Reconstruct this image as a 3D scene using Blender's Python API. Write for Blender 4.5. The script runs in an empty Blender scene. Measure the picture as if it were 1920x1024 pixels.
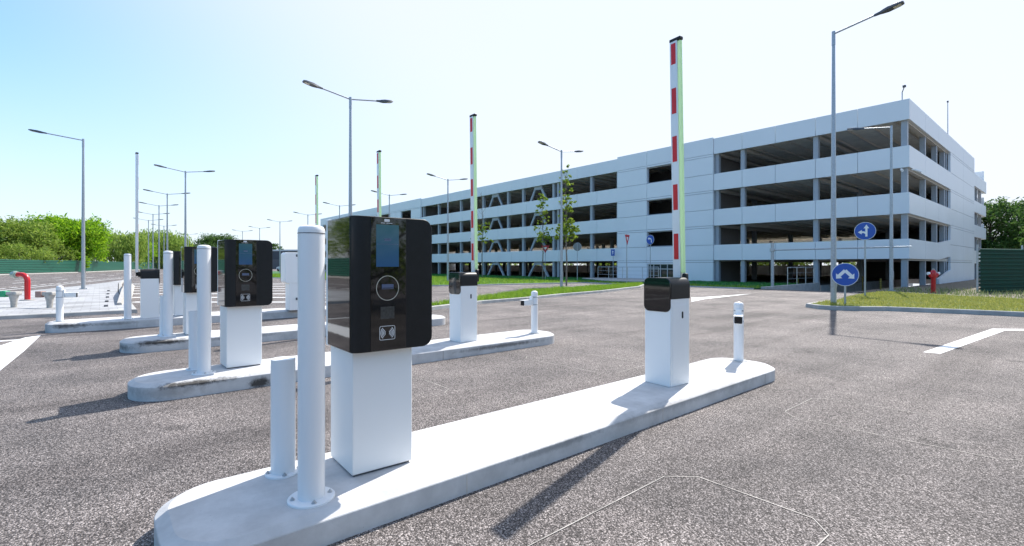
import bpy, bmesh, math, random
import numpy as np
from mathutils import Vector, Matrix
R = math.radians
random.seed(7)
SC = bpy.context.scene
COL = SC.collection

# ------------------------------------------------------------------ camera, sky, sun, exposure
cd = bpy.data.cameras.new('Camera'); cam = bpy.data.objects.new('Camera', cd); COL.objects.link(cam)
cd.lens = 17.16; cd.sensor_width = 36; cd.shift_y = -15/1920; cd.clip_start = 0.05; cd.clip_end = 3000
cam.location = (0, 0, 1.35); cam.rotation_euler = (R(90), 0, R(49.8-90))
SC.camera = cam
SUN_AZ, SUN_EL = R(16.3), R(49)                      # azimuth counted from +X towards +Y
W = bpy.data.worlds.new('World'); SC.world = W; W.use_nodes = True
nt = W.node_tree; bg = nt.nodes['Background']
sky = nt.nodes.new('ShaderNodeTexSky'); sky.sky_type = 'NISHITA'; sky.sun_disc = False
sky.sun_elevation = SUN_EL; sky.sun_rotation = R(90)-SUN_AZ
sky.air_density = 1.2; sky.dust_density = .7; sky.ozone_density = 3.5
tint = nt.nodes.new('ShaderNodeMix'); tint.data_type = 'RGBA'; tint.blend_type = 'MULTIPLY'; tint.inputs[0].default_value = 1
tint.inputs[7].default_value = (.57, .97, 1.15, 1); nt.links.new(sky.outputs[0], tint.inputs[6]); 
# pale summer veil: whitest towards the sun and the horizon, clear azure away from both
tcw = nt.nodes.new('ShaderNodeTexCoord'); dt = nt.nodes.new('ShaderNodeVectorMath'); dt.operation = 'DOT_PRODUCT'
dt.inputs[1].default_value = (math.cos(SUN_AZ)*math.cos(SUN_EL), math.sin(SUN_AZ)*math.cos(SUN_EL), math.sin(SUN_EL)); nt.links.new(tcw.outputs['Generated'], dt.inputs[0])
f1 = nt.nodes.new('ShaderNodeMapRange'); f1.interpolation_type = 'SMOOTHSTEP'; f1.inputs[1].default_value = .18; f1.inputs[2].default_value = .78; f1.inputs[3].default_value = 1; f1.inputs[4].default_value = .12; nt.links.new(dt.outputs['Value'], f1.inputs[0])
sp = nt.nodes.new('ShaderNodeSeparateXYZ'); nt.links.new(tcw.outputs['Generated'], sp.inputs[0])
f2 = nt.nodes.new('ShaderNodeMapRange'); f2.interpolation_type = 'SMOOTHSTEP'; f2.inputs[1].default_value = -.05; f2.inputs[2].default_value = .42; f2.inputs[3].default_value = .08; f2.inputs[4].default_value = 1; nt.links.new(sp.outputs[2], f2.inputs[0])
ml = nt.nodes.new('ShaderNodeMath'); ml.operation = 'MULTIPLY'; nt.links.new(f1.outputs[0], ml.inputs[0]); nt.links.new(f2.outputs[0], ml.inputs[1])
veil = nt.nodes.new('ShaderNodeMix'); veil.data_type = 'RGBA'; veil.inputs[6].default_value = (4.25, 4.38, 4.85, 1)
nt.links.new(ml.outputs[0], veil.inputs[0]); nt.links.new(tint.outputs[2], veil.inputs[7]); nt.links.new(veil.outputs[2], bg.inputs[0]); bg.inputs[1].default_value = 0.115
sl = bpy.data.lights.new('Sun', 'SUN'); sl.energy = 3.5; sl.angle = R(0.5); sl.color = (1, .95, .88)
so = bpy.data.objects.new('Sun', sl); COL.objects.link(so)
sv = Vector((math.cos(SUN_AZ)*math.cos(SUN_EL), math.sin(SUN_AZ)*math.cos(SUN_EL), math.sin(SUN_EL)))
so.rotation_euler = sv.to_track_quat('Z', 'Y').to_euler(); so.location = (30, 10, 40)
vs = SC.view_settings; SC.display_settings.display_device = 'sRGB'
vs.view_transform = 'Standard'; vs.look = 'None'; vs.gamma = 1; vs.use_curve_mapping = False; vs.exposure = 1.0

# ------------------------------------------------------------------ materials
def mat(name, c, rough=.5, metal=0., var=.0, scale=6., bump=0., bscale=None, spec=.5, trans=0., emit=0., coat=0.):
    m = bpy.data.materials.new(name); m.use_nodes = True; n = m.node_tree.nodes; L = m.node_tree.links
    b = n['Principled BSDF']; b.inputs['Base Color'].default_value = (*c, 1); b.inputs['Roughness'].default_value = rough
    b.inputs['Metallic'].default_value = metal; b.inputs['Specular IOR Level'].default_value = spec
    b.inputs['Coat Weight'].default_value = coat
    if emit: b.inputs['Emission Color'].default_value = (*c, 1); b.inputs['Emission Strength'].default_value = emit
    g = n.new('ShaderNodeNewGeometry')
    if var:
        t = n.new('ShaderNodeTexNoise'); t.inputs['Scale'].default_value = scale; t.inputs['Detail'].default_value = 6
        L.new(g.outputs['Position'], t.inputs['Vector'])
        r = n.new('ShaderNodeValToRGB'); r.color_ramp.elements[0].position = .3; r.color_ramp.elements[1].position = .7
        r.color_ramp.elements[0].color = (*[x*(1-var) for x in c], 1); r.color_ramp.elements[1].color = (*[min(1, x*(1+var)) for x in c], 1)
        L.new(t.outputs[0], r.inputs[0]); L.new(r.outputs[0], b.inputs['Base Color'])
        mr = n.new('ShaderNodeMapRange'); mr.inputs[3].default_value = max(0.02, rough*.85); mr.inputs[4].default_value = min(1, rough*1.15)
        L.new(t.outputs[0], mr.inputs[0]); L.new(mr.outputs[0], b.inputs['Roughness'])
    if bump:
        t2 = n.new('ShaderNodeTexNoise'); t2.inputs['Scale'].default_value = bscale or scale*4; t2.inputs['Detail'].default_value = 4
        L.new(g.outputs['Position'], t2.inputs['Vector'])
        bp = n.new('ShaderNodeBump'); bp.inputs['Strength'].default_value = bump; bp.inputs['Distance'].default_value = .01
        L.new(t2.outputs[0], bp.inputs['Height']); L.new(bp.outputs[0], b.inputs['Normal'])
    return m

def leafmat(name, c1, c2, trans=.45):
    m = bpy.data.materials.new(name); m.use_nodes = True; n = m.node_tree.nodes; L = m.node_tree.links
    b = n['Principled BSDF']; g = n.new('ShaderNodeNewGeometry'); r = n.new('ShaderNodeValToRGB')
    r.color_ramp.elements[0].color = (*c1, 1); r.color_ramp.elements[1].color = (*c2, 1)
    L.new(g.outputs['Random Per Island'], r.inputs[0]); L.new(r.outputs[0], b.inputs['Base Color'])
    b.inputs['Roughness'].default_value = .6; b.inputs['Specular IOR Level'].default_value = .25
    t = n.new('ShaderNodeBsdfTranslucent'); L.new(r.outputs[0], t.inputs[0])
    mx = n.new('ShaderNodeMixShader'); mx.inputs[0].default_value = trans
    L.new(b.outputs[0], mx.inputs[1]); L.new(t.outputs[0], mx.inputs[2]); L.new(mx.outputs[0], n['Material Output'].inputs[0])
    return m

def asphaltmat():
    m = bpy.data.materials.new('asphalt'); m.use_nodes = True; n = m.node_tree.nodes; L = m.node_tree.links
    b = n['Principled BSDF']; g = n.new('ShaderNodeNewGeometry')
    dist = n.new('ShaderNodeTexNoise'); dist.inputs['Scale'].default_value = 60; L.new(g.outputs['Position'], dist.inputs['Vector'])
    add = n.new('ShaderNodeVectorMath'); add.operation = 'MULTIPLY_ADD'; add.inputs[1].default_value = (.012, .012, .012)
    L.new(dist.outputs['Color'], add.inputs[0]); L.new(g.outputs['Position'], add.inputs[2])
    v = n.new('ShaderNodeTexVoronoi'); v.inputs['Scale'].default_value = 122; L.new(add.outputs[0], v.inputs['Vector'])
    cr = n.new('ShaderNodeValToRGB'); e = cr.color_ramp.elements
    e[0].position = 0; e[0].color = (.050, .047, .046, 1); e[1].position = 1; e[1].color = (.62, .58, .565, 1)
    x = e.new(.42); x.color = (.150, .137, .134, 1); x = e.new(.75); x.color = (.36, .333, .326, 1)
    L.new(v.outputs['Color'], cr.inputs[0])
    # dark binder between the stones
    er = n.new('ShaderNodeValToRGB'); er.color_ramp.elements[0].position = .42; er.color_ramp.elements[1].position = .72
    er.color_ramp.elements[0].color = (1, 1, 1, 1); er.color_ramp.elements[1].color = (.22, .21, .21, 1)
    mulv = n.new('ShaderNodeMath'); mulv.operation = 'MULTIPLY'; mulv.inputs[1].default_value = 1.06
    L.new(v.outputs['Distance'], mulv.inputs[0]); L.new(mulv.outputs[0], er.inputs[0])
    mm = n.new('ShaderNodeMix'); mm.data_type = 'RGBA'; mm.blend_type = 'MULTIPLY'; mm.inputs[0].default_value = 1
    L.new(cr.outputs[0], mm.inputs[6]); L.new(er.outputs[0], mm.inputs[7])
    # worn pale patches, paving-lane drift, dark oily smears
    big = n.new('ShaderNodeTexNoise'); big.inputs['Scale'].default_value = .55; big.inputs['Detail'].default_value = 7; big.inputs['Roughness'].default_value = .62
    L.new(g.outputs['Position'], big.inputs['Vector'])
    br = n.new('ShaderNodeValToRGB'); br.color_ramp.elements[0].position = .3; br.color_ramp.elements[1].position = .68
    br.color_ramp.elements[0].color = (.58, .57, .575, 1); br.color_ramp.elements[1].color = (1.42, 1.36, 1.32, 1)
    L.new(big.outputs[0], br.inputs[0])
    m2 = n.new('ShaderNodeMix'); m2.data_type = 'RGBA'; m2.blend_type = 'MULTIPLY'; m2.inputs[0].default_value = 1
    L.new(mm.outputs[2], m2.inputs[6]); L.new(br.outputs[0], m2.inputs[7])
    mp = n.new('ShaderNodeMapping'); mp.inputs['Scale'].default_value = (.12, 1.3, 1); L.new(g.outputs['Position'], mp.inputs[0])
    sm = n.new('ShaderNodeTexNoise'); sm.inputs['Scale'].default_value = 1.0; sm.inputs['Detail'].default_value = 5; L.new(mp.outputs[0], sm.inputs['Vector'])
    sr = n.new('ShaderNodeValToRGB'); sr.color_ramp.elements[0].position = .28; sr.color_ramp.elements[1].position = .5
    sr.color_ramp.elements[0].color = (.58, .57, .57, 1); sr.color_ramp.elements[1].color = (1, 1, 1, 1); L.new(sm.outputs[0], sr.inputs[0])
    m3 = n.new('ShaderNodeMix'); m3.data_type = 'RGBA'; m3.blend_type = 'MULTIPLY'; m3.inputs[0].default_value = 1
    L.new(m2.outputs[2], m3.inputs[6]); L.new(sr.outputs[0], m3.inputs[7])
    # scattered oil drips
    w2 = n.new('ShaderNodeTexNoise'); w2.inputs['Scale'].default_value = 7; w2.inputs['Detail'].default_value = 4; L.new(g.outputs['Position'], w2.inputs['Vector'])
    a2 = n.new('ShaderNodeVectorMath'); a2.operation = 'MULTIPLY_ADD'; a2.inputs[1].default_value = (.35, .35, 0); L.new(w2.outputs['Color'], a2.inputs[0]); L.new(g.outputs['Position'], a2.inputs[2])
    ov = n.new('ShaderNodeTexVoronoi'); ov.inputs['Scale'].default_value = 1.15; L.new(a2.outputs[0], ov.inputs['Vector'])
    om = n.new('ShaderNodeMapRange'); om.inputs[1].default_value = .045; om.inputs[2].default_value = .13; om.inputs[3].default_value = .55; om.inputs[4].default_value = 1; L.new(ov.outputs['Distance'], om.inputs[0])
    m4 = n.new('ShaderNodeMix'); m4.data_type = 'RGBA'; m4.blend_type = 'MULTIPLY'; m4.inputs[0].default_value = 1
    L.new(m3.outputs[2], m4.inputs[6]); L.new(om.outputs[0], m4.inputs[7]); L.new(m4.outputs[2], b.inputs['Base Color'])
    b.inputs['Roughness'].default_value = .8; b.inputs['Specular IOR Level'].default_value = .35
    bp = n.new('ShaderNodeBump'); bp.invert = True; bp.inputs['Strength'].default_value = .85; bp.inputs['Distance'].default_value = .006
    L.new(v.outputs['Distance'], bp.inputs['Height']); L.new(bp.outputs[0], b.inputs['Normal'])
    return m

def concretemat(name, c=(.60, .595, .595), scuffs=(), joints=()):
    m = bpy.data.materials.new(name); m.use_nodes = True; n = m.node_tree.nodes; L = m.node_tree.links
    b = n['Principled BSDF']; g = n.new('ShaderNodeNewGeometry'); tc = n.new('ShaderNodeTexCoord')
    t = n.new('ShaderNodeTexNoise'); t.inputs['Scale'].default_value = 3.2; t.inputs['Detail'].default_value = 9; t.inputs['Roughness'].default_value = .65
    L.new(g.outputs['Position'], t.inputs['Vector'])
    r = n.new('ShaderNodeValToRGB'); r.color_ramp.elements[0].position = .3; r.color_ramp.elements[1].position = .66
    r.color_ramp.elements[0].color = (*[x*.74 for x in c], 1); r.color_ramp.elements[1].color = (*[x*1.08 for x in c], 1)
    L.new(t.outputs[0], r.inputs[0]); out = r.outputs[0]
    def mul(out, fac, col):
        k = n.new('ShaderNodeMix'); k.data_type = 'RGBA'; k.inputs[7].default_value = (*col, 1)
        L.new(out, k.inputs[6]); L.new(fac, k.inputs[0]); return k.outputs[2]
    # little pits
    v = n.new('ShaderNodeTexVoronoi'); v.inputs['Scale'].default_value = 24; L.new(g.outputs['Position'], v.inputs['Vector'])
    pr = n.new('ShaderNodeMapRange'); pr.inputs[1].default_value = .10; pr.inputs[2].default_value = .05; pr.inputs[3].default_value = 0; pr.inputs[4].default_value = .45
    L.new(v.outputs['Distance'], pr.inputs[0])
    pn = n.new('ShaderNodeTexNoise'); pn.inputs['Scale'].default_value = 4.0; L.new(g.outputs['Position'], pn.inputs['Vector'])
    pg = n.new('ShaderNodeMapRange'); pg.inputs[1].default_value = .55; pg.inputs[2].default_value = .62; L.new(pn.outputs[0], pg.inputs[0])
    pm = n.new('ShaderNodeMath'); pm.operation = 'MULTIPLY'; L.new(pr.outputs[0], pm.inputs[0]); L.new(pg.outputs[0], pm.inputs[1])
    out = mul(out, pm.outputs[0], (.25, .24, .23))
    for (cx, cy, cz, sx, sy, sz, amt) in scuffs:      # tyre scuffs and chips at fixed spots of this kerb
        s = n.new('ShaderNodeVectorMath'); s.operation = 'SUBTRACT'; s.inputs[1].default_value = (cx, cy, cz); L.new(tc.outputs['Object'], s.inputs[0])
        d = n.new('ShaderNodeVectorMath'); d.operation = 'DIVIDE'; d.inputs[1].default_value = (sx, sy, sz); L.new(s.outputs[0], d.inputs[0])
        l = n.new('ShaderNodeVectorMath'); l.operation = 'LENGTH'; L.new(d.outputs[0], l.inputs[0])
        q = n.new('ShaderNodeTexNoise'); q.inputs['Scale'].default_value = 14; q.inputs['Detail'].default_value = 8; q.inputs['Roughness'].default_value = .75; L.new(tc.outputs['Object'], q.inputs['Vector'])
        a = n.new('ShaderNodeMath'); a.operation = 'MULTIPLY_ADD'; a.inputs[1].default_value = 2.2; L.new(q.outputs[0], a.inputs[0]); 
        neg = n.new('ShaderNodeMath'); neg.operation = 'MULTIPLY'; neg.inputs[1].default_value = -1.0; L.new(l.outputs['Value'], neg.inputs[0])
        L.new(neg.outputs[0], a.inputs[2])
        f = n.new('ShaderNodeMapRange'); f.inputs[1].default_value = .05; f.inputs[2].default_value = .75; f.inputs[3].default_value = 0; f.inputs[4].default_value = amt
        L.new(a.outputs[0], f.inputs[0]); out = mul(out, f.outputs[0], (.075, .07, .065))
    L.new(out, b.inputs['Base Color']); b.inputs['Roughness'].default_value = .82; b.inputs['Specular IOR Level'].default_value = .3
    t2 = n.new('ShaderNodeTexNoise'); t2.inputs['Scale'].default_value = 90; t2.inputs['Detail'].default_value = 5; L.new(g.outputs['Position'], t2.inputs['Vector'])
    bp = n.new('ShaderNodeBump'); bp.inputs['Strength'].default_value = .25; bp.inputs['Distance'].default_value = .004
    L.new(t2.outputs[0], bp.inputs['Height']); L.new(bp.outputs[0], b.inputs['Normal'])
    return m

def pavingmat():
    m = bpy.data.materials.new('paving'); m.use_nodes = True; n = m.node_tree.nodes; L = m.node_tree.links
    b = n['Principled BSDF']; g = n.new('ShaderNodeNewGeometry')
    br = n.new('ShaderNodeTexBrick'); br.inputs['Scale'].default_value = 1; br.inputs['Brick Width'].default_value = .4; br.inputs['Row Height'].default_value = .4
    br.inputs['Mortar Size'].default_value = .008; br.inputs['Color1'].default_value = (.36, .365, .38, 1); br.inputs['Color2'].default_value = (.44, .445, .455, 1); br.inputs['Mortar'].default_value = (.25, .25, .25, 1)
    L.new(g.outputs['Position'], br.inputs['Vector'])
    t = n.new('ShaderNodeTexNoise'); t.inputs['Scale'].default_value = .9; t.inputs['Detail'].default_value = 8; L.new(g.outputs['Position'], t.inputs['Vector'])
    r = n.new('ShaderNodeValToRGB'); r.color_ramp.elements[0].position = .35; r.color_ramp.elements[0].color = (.72, .71, .7, 1); r.color_ramp.elements[1].position = .6; L.new(t.outputs[0], r.inputs[0])
    k = n.new('ShaderNodeMix'); k.data_type = 'RGBA'; k.blend_type = 'MULTIPLY'; k.inputs[0].default_value = 1; L.new(br.outputs[0], k.inputs[6]); L.new(r.outputs[0], k.inputs[7])
    L.new(k.outputs[2], b.inputs['Base Color']); b.inputs['Roughness'].default_value = .8
    return m

def markmat():                                         # road paint worn through by the stones below
    m = mat('road_paint', (.80, .80, .79), .6, var=.06, scale=9, bump=.4, bscale=120)
    return m

def stripemat(name, c1, c2, sc):
    m = bpy.data.materials.new(name); m.use_nodes = True; n = m.node_tree.nodes; L = m.node_tree.links
    b = n['Principled BSDF']; g = n.new('ShaderNodeNewGeometry'); w = n.new('ShaderNodeTexWave'); w.bands_direction = 'DIAGONAL'; w.inputs['Scale'].default_value = sc
    r = n.new('ShaderNodeValToRGB'); r.color_ramp.interpolation = 'CONSTANT'; r.color_ramp.elements[0].color = (*c1, 1); r.color_ramp.elements[1].position = .5; r.color_ramp.elements[1].color = (*c2, 1)
    L.new(g.outputs['Position'], w.inputs[0]); L.new(w.outputs[0], r.inputs[0]); L.new(r.outputs[0], b.inputs[0]); return m

def transmat(name, c, f):
    m = mat(name, c, .35); n = m.node_tree.nodes; L = m.node_tree.links
    t = n.new('ShaderNodeBsdfTranslucent'); t.inputs[0].default_value = (*c, 1); mx = n.new('ShaderNodeMixShader'); mx.inputs[0].default_value = f
    L.new(n['Principled BSDF'].outputs[0], mx.inputs[1]); L.new(t.outputs[0], mx.inputs[2]); L.new(mx.outputs[0], n['Material Output'].inputs[0]); return m

def screenmat():
    m = bpy.data.materials.new('lit_display'); m.use_nodes = True; n = m.node_tree.nodes; L = m.node_tree.links
    b = n['Principled BSDF']; tc = n.new('ShaderNodeTexCoord'); s = n.new('ShaderNodeSeparateXYZ'); L.new(tc.outputs['Object'], s.inputs[0])
    mr = n.new('ShaderNodeMapRange'); mr.inputs[1].default_value = 1.19; mr.inputs[2].default_value = 1.43; L.new(s.outputs[2], mr.inputs[0])
    r = n.new('ShaderNodeValToRGB'); r.color_ramp.elements[0].color = (.03, .11, .30, 1); r.color_ramp.elements[1].color = (.05, .17, .22, 1); L.new(mr.outputs[0], r.inputs[0])
    b.inputs['Base Color'].default_value = (.01, .02, .04, 1); b.inputs['Roughness'].default_value = .06; b.inputs['Specular IOR Level'].default_value = .3
    L.new(r.outputs[0], b.inputs['Emission Color']); b.inputs['Emission Strength'].default_value = .2
    return m

A = dict(
 asphalt=asphaltmat(), paint=markmat(), paving=pavingmat(),
 kerb=concretemat('kerb_concrete', (.43, .425, .41)), conc=concretemat('plain_concrete', (.42, .41, .40)),
 white=mat('white_powder_coat', (.86, .865, .86), .45, spec=.35),
 whitepole=mat('white_painted_steel', (.83, .835, .845), .36, coat=.1),
 black=mat('black_matte_shell', (.011, .0115, .013), .42, var=.12, scale=20, spec=.32),
 gloss=mat('black_gloss_panel', (.006, .006, .007), .035, spec=.75, bump=.012, bscale=9),
 ring=mat('pale_ring', (.62, .60, .52), .3, metal=.2, emit=0), ink=mat('white_print', (.82, .82, .82), .5),
 screen=screenmat(), slot=mat('blue_grey_slot', (.10, .13, .22), .3), sticker=mat('grey_sticker', (.045, .045, .043), .4, var=.4, scale=90),
 alu=mat('aluminium_boom', (.78, .80, .80), .35, metal=.15, var=.03), red=mat('red_reflective', (.62, .012, .02), .35), lime=transmat('pale_green_strip', (.74, .90, .66), .55),
 galv=mat('galvanised_steel', (.40, .43, .46), .45, metal=.55, var=.18, scale=25), lamp=mat('lamp_housing', (.09, .10, .115), .45, metal=.3), lens=mat('lamp_lens', (.62, .60, .50), .15),
 bolt=mat('zinc_bolt', (.55, .56, .57), .3, metal=.8), steel=mat('brushed_rail', (.50, .51, .52), .35, metal=.7),
 panel=mat('facade_panel', (.78, .81, .84), .42, var=.025, scale=.5), col=mat('grey_column_paint', (.36, .39, .43), .5, var=.06),
 slab=mat('deck_soffit', (.70, .66, .60), .75, var=.12, scale=1.5), beam=mat('steel_beam_paint', (.58, .54, .49), .6), glass=mat('dark_glazing', (.02, .024, .03), .06, spec=.7),
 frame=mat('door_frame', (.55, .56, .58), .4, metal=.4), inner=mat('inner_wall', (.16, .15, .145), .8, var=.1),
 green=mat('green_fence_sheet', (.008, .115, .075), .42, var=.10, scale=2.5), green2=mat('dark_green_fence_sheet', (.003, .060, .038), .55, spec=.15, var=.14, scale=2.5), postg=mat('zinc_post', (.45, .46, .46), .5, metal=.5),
 hred=mat('red_gloss_paint', (.55, .012, .018), .3, var=.05, scale=10, coat=.3), dull=mat('weathered_cast', (.42, .40, .37), .7, var=.25, scale=14), dkgrey=mat('dark_grey_box', (.10, .10, .11), .5),
 vgreen=mat('green_valve_box', (.02, .36, .16), .4), vred=mat('faded_red_box', (.36, .22, .19), .6), brassy=mat('pale_coupling', (.42, .50, .45), .4, metal=.6),
 blue=mat('blue_sign_face', (.012, .085, .42), .4), signw=mat('white_sign_face', (.82, .83, .84), .4), signr=mat('red_sign_face', (.50, .015, .025), .4), signb=mat('sign_back', (.20, .21, .22), .5, metal=.5),
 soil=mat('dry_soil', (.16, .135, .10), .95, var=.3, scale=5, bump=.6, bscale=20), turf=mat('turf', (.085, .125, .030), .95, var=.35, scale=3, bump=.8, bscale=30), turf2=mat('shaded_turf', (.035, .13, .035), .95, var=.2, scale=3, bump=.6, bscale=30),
 bark=mat('bark', (.11, .085, .065), .9, var=.3, scale=12), ybark=mat('young_bark', (.20, .165, .13), .85, var=.25, scale=20),
 hazard=stripemat('hazard_stripes', (.02, .02, .02), (.65, .5, .03), 5), tile=mat('orange_roof_tile', (.42, .13, .06), .8, var=.2, scale=6), render=mat('cream_render', (.6, .56, .48), .8, var=.06),
 ware=mat('dark_cladding', (.055, .06, .075), .5, var=.1, scale=1), carw=mat('white_car_paint', (.75, .76, .78), .25, coat=.6), card=mat('dark_car_paint', (.02, .02, .025), .25, coat=.6), tyre=mat('tyre_rubber', (.02, .02, .02), .8),
 groove=mat('sealed_saw_cut', (.40, .375, .345), .85, var=.5, scale=4),
)
LEAF = dict(
 bright=leafmat('bright_leaves', (.10, .26, .010), (.36, .56, .03), .55), olive=leafmat('olive_leaves', (.11, .21, .022), (.37, .47, .09), .5), willow=leafmat('willow_leaves', (.12, .22, .035), (.42, .54, .11), .5),
 dark=leafmat('dark_leaves', (.03, .08, .016), (.13, .23, .05)), young=leafmat('young_leaves', (.13, .22, .02), (.36, .46, .06), .5),
 grass=leafmat('grass_blades', (.13, .25, .02), (.34, .50, .06), .4), dry=leafmat('drying_grass_blades', (.20, .25, .035), (.50, .46, .14), .4), shade=leafmat('shade_dark_blades', (.03, .17, .035), (.07, .30, .06), .35), weed=leafmat('weed_leaves', (.10, .15, .05), (.30, .34, .16), .4))

# ------------------------------------------------------------------ mesh helpers
class M:
    def __init__(s): s.v = []; s.f = []
    def add(s, vs, fs):
        o = len(s.v); s.v += [tuple(p) for p in vs]; s.f += [tuple(i+o for i in f) for f in fs]; return s
    def box(s, x0, x1, y0, y1, z0, z1):
        return s.add([(x0,y0,z0),(x1,y0,z0),(x1,y1,z0),(x0,y1,z0),(x0,y0,z1),(x1,y0,z1),(x1,y1,z1),(x0,y1,z1)],
                     [(0,3,2,1),(4,5,6,7),(0,1,5,4),(1,2,6,5),(2,3,7,6),(3,0,4,7)])
    def tube(s, pts, rad, seg=10, cap=True):
        pts = [Vector(p) for p in pts]; n = len(pts)
        rad = rad if isinstance(rad, (list, tuple)) else [rad]*n
        vs = []; up = None
        for i, p in enumerate(pts):
            d = (pts[min(i+1, n-1)]-pts[max(i-1, 0)]); d = d.normalized() if d.length > 1e-9 else Vector((0, 0, 1))
            if up is None: up = Vector((1, 0, 0)) if abs(d.z) > .8 else Vector((0, 0, 1))
            a = d.cross(up); a.normalize(); b = d.cross(a); b.normalize(); up = b.cross(d) if False else up
            for k in range(seg):
                t = 2*math.pi*k/seg; vs.append(p+(a*math.cos(t)+b*math.sin(t))*rad[i])
        fs = [(i*seg+k, (i+1)*seg+k, (i+1)*seg+(k+1) % seg, i*seg+(k+1) % seg) for i in range(n-1) for k in range(seg)]
        if cap: fs += [tuple(range(seg)), tuple(reversed(range((n-1)*seg, n*seg)))]
        return s.add(vs, fs)
    def cyl(s, x, y, z0, z1, r0, r1=None, seg=20):
        return s.tube([(x, y, z0), (x, y, z1)], [r0, r0 if r1 is None else r1], seg)
    def lathe(s, prof, x=0, y=0, seg=28):              # prof: (radius, z) from the bottom up
        return s.tube([(x, y, z) for r, z in prof], [max(r, 1e-4) for r, z in prof], seg)
    def prism(s, pts, fn, a, b):                        # 2-D outline swept from depth a to b; fn(u, v, d) gives a point
        n = len(pts)
        return s.add([fn(u, v, a) for u, v in pts]+[fn(u, v, b) for u, v in pts],
                     [tuple(range(n)), tuple(reversed(range(n, 2*n)))]+[(i, i+n, (i+1) % n+n, (i+1) % n) for i in range(n)])
    def poly(s, pts, z):
        return s.add([(x, y, z) for x, y in pts], [tuple(range(len(pts)))])
    def build(s, name, m, parent=None, smooth=False, bevel=0, seg=2, loc=None, rz=0, ang=40):
        me = bpy.data.meshes.new(name); me.from_pydata(s.v, [], s.f)
        bm = bmesh.new(); bm.from_mesh(me); bmesh.ops.recalc_face_normals(bm, faces=bm.faces); bm.to_mesh(me); bm.free()
        me.materials.append(m if not isinstance(m, str) else A[m])
        o = bpy.data.objects.new(name, me); COL.objects.link(o)
        if parent: o.parent = parent
        if loc: o.location = loc
        o.rotation_euler = (0, 0, rz)
        if bevel:
            b = o.modifiers.new('Bevel', 'BEVEL'); b.width = bevel; b.segments = seg; b.limit_method = 'ANGLE'; b.angle_limit = R(35); b.harden_normals = False
        if smooth or bevel:
            for p in me.polygons: p.use_smooth = True
            me.set_sharp_from_angle(angle=R(ang))
        return o

def tag(o, label, cat, group=None, kind=None):
    if kind: o['kind'] = kind
    if label: o['label'] = label
    if cat: o['category'] = cat
    if group: o['group'] = group
    return o
def thing(name, label, cat, loc=(0, 0, 0), rz=0, group=None):
    o = bpy.data.objects.new(name, None); COL.objects.link(o); o.location = loc; o.rotation_euler = (0, 0, rz); o.empty_display_size = .2
    return tag(o, label, cat, group)
def struct(o): o['kind'] = 'structure'; return o
def dup(root, loc, rz=0, label=None):
    def cp(o, par):
        c = o.copy(); COL.objects.link(c)
        if par: c.parent = par
        for ch in list(o.children): cp(ch, c)
        return c
    r = cp(root, None); r.location = loc; r.rotation_euler = (0, 0, rz)
    if label: r['label'] = label
    return r
def rrect(u0, u1, v0, v1, r, n=6, corners='1111'):      # corners: bottom-left, bottom-right, top-right, top-left
    out = []
    for i, (cu, cv, a) in enumerate(((u0+r, v0+r, 180), (u1-r, v0+r, 270), (u1-r, v1-r, 0), (u0+r, v1-r, 90))):
        if corners[i] == '1': out += [(cu+r*math.cos(R(a+90*k/n)), cv+r*math.sin(R(a+90*k/n))) for k in range(n+1)]
        else: out.append(((u0, u1, u1, u0)[i], (v0, v0, v1, v1)[i]))
    return out
XZ = lambda u, v, d: (u, d, v)
YZ = lambda u, v, d: (d, u, v)
XY = lambda u, v, d: (u, v, d)
def strip(m, pts, w, z):                               # flat ribbon along a polyline
    pts = [Vector((*p, 0)) for p in pts]; n = len(pts); vs = []
    for i, p in enumerate(pts):
        d = (pts[min(i+1, n-1)]-pts[max(i-1, 0)]).normalized(); a = Vector((-d.y, d.x, 0))*w/2
        vs += [(*(p+a).xy, z), (*(p-a).xy, z)]
    return m.add(vs, [(2*i, 2*i+1, 2*i+3, 2*i+2) for i in range(n-1)])
def kerbline(m, pts, w, z):                            # raised kerb along a polyline, pts on its outer edge, body to the left
    pts = [Vector((*p, 0)) for p in pts]; n = len(pts); rows = []
    for i, p in enumerate(pts):
        d = (pts[min(i+1, n-1)]-pts[max(i-1, 0)]).normalized(); a = Vector((-d.y, d.x, 0)); q = p+a*w
        rows.append([(p.x, p.y, 0), (p.x+a.x*.015, p.y+a.y*.015, z-.015), (p.x+a.x*.03, p.y+a.y*.03, z), (q.x, q.y, z), (q.x, q.y, 0)])
    vs = [p for r in rows for p in r]; fs = [(i*5+k, (i+1)*5+k, (i+1)*5+k+1, i*5+k+1) for i in range(n-1) for k in range(4)]
    fs += [(0, 1, 2, 3, 4), tuple((n-1)*5+k for k in (4, 3, 2, 1, 0))]
    return m.add(vs, fs)

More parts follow.
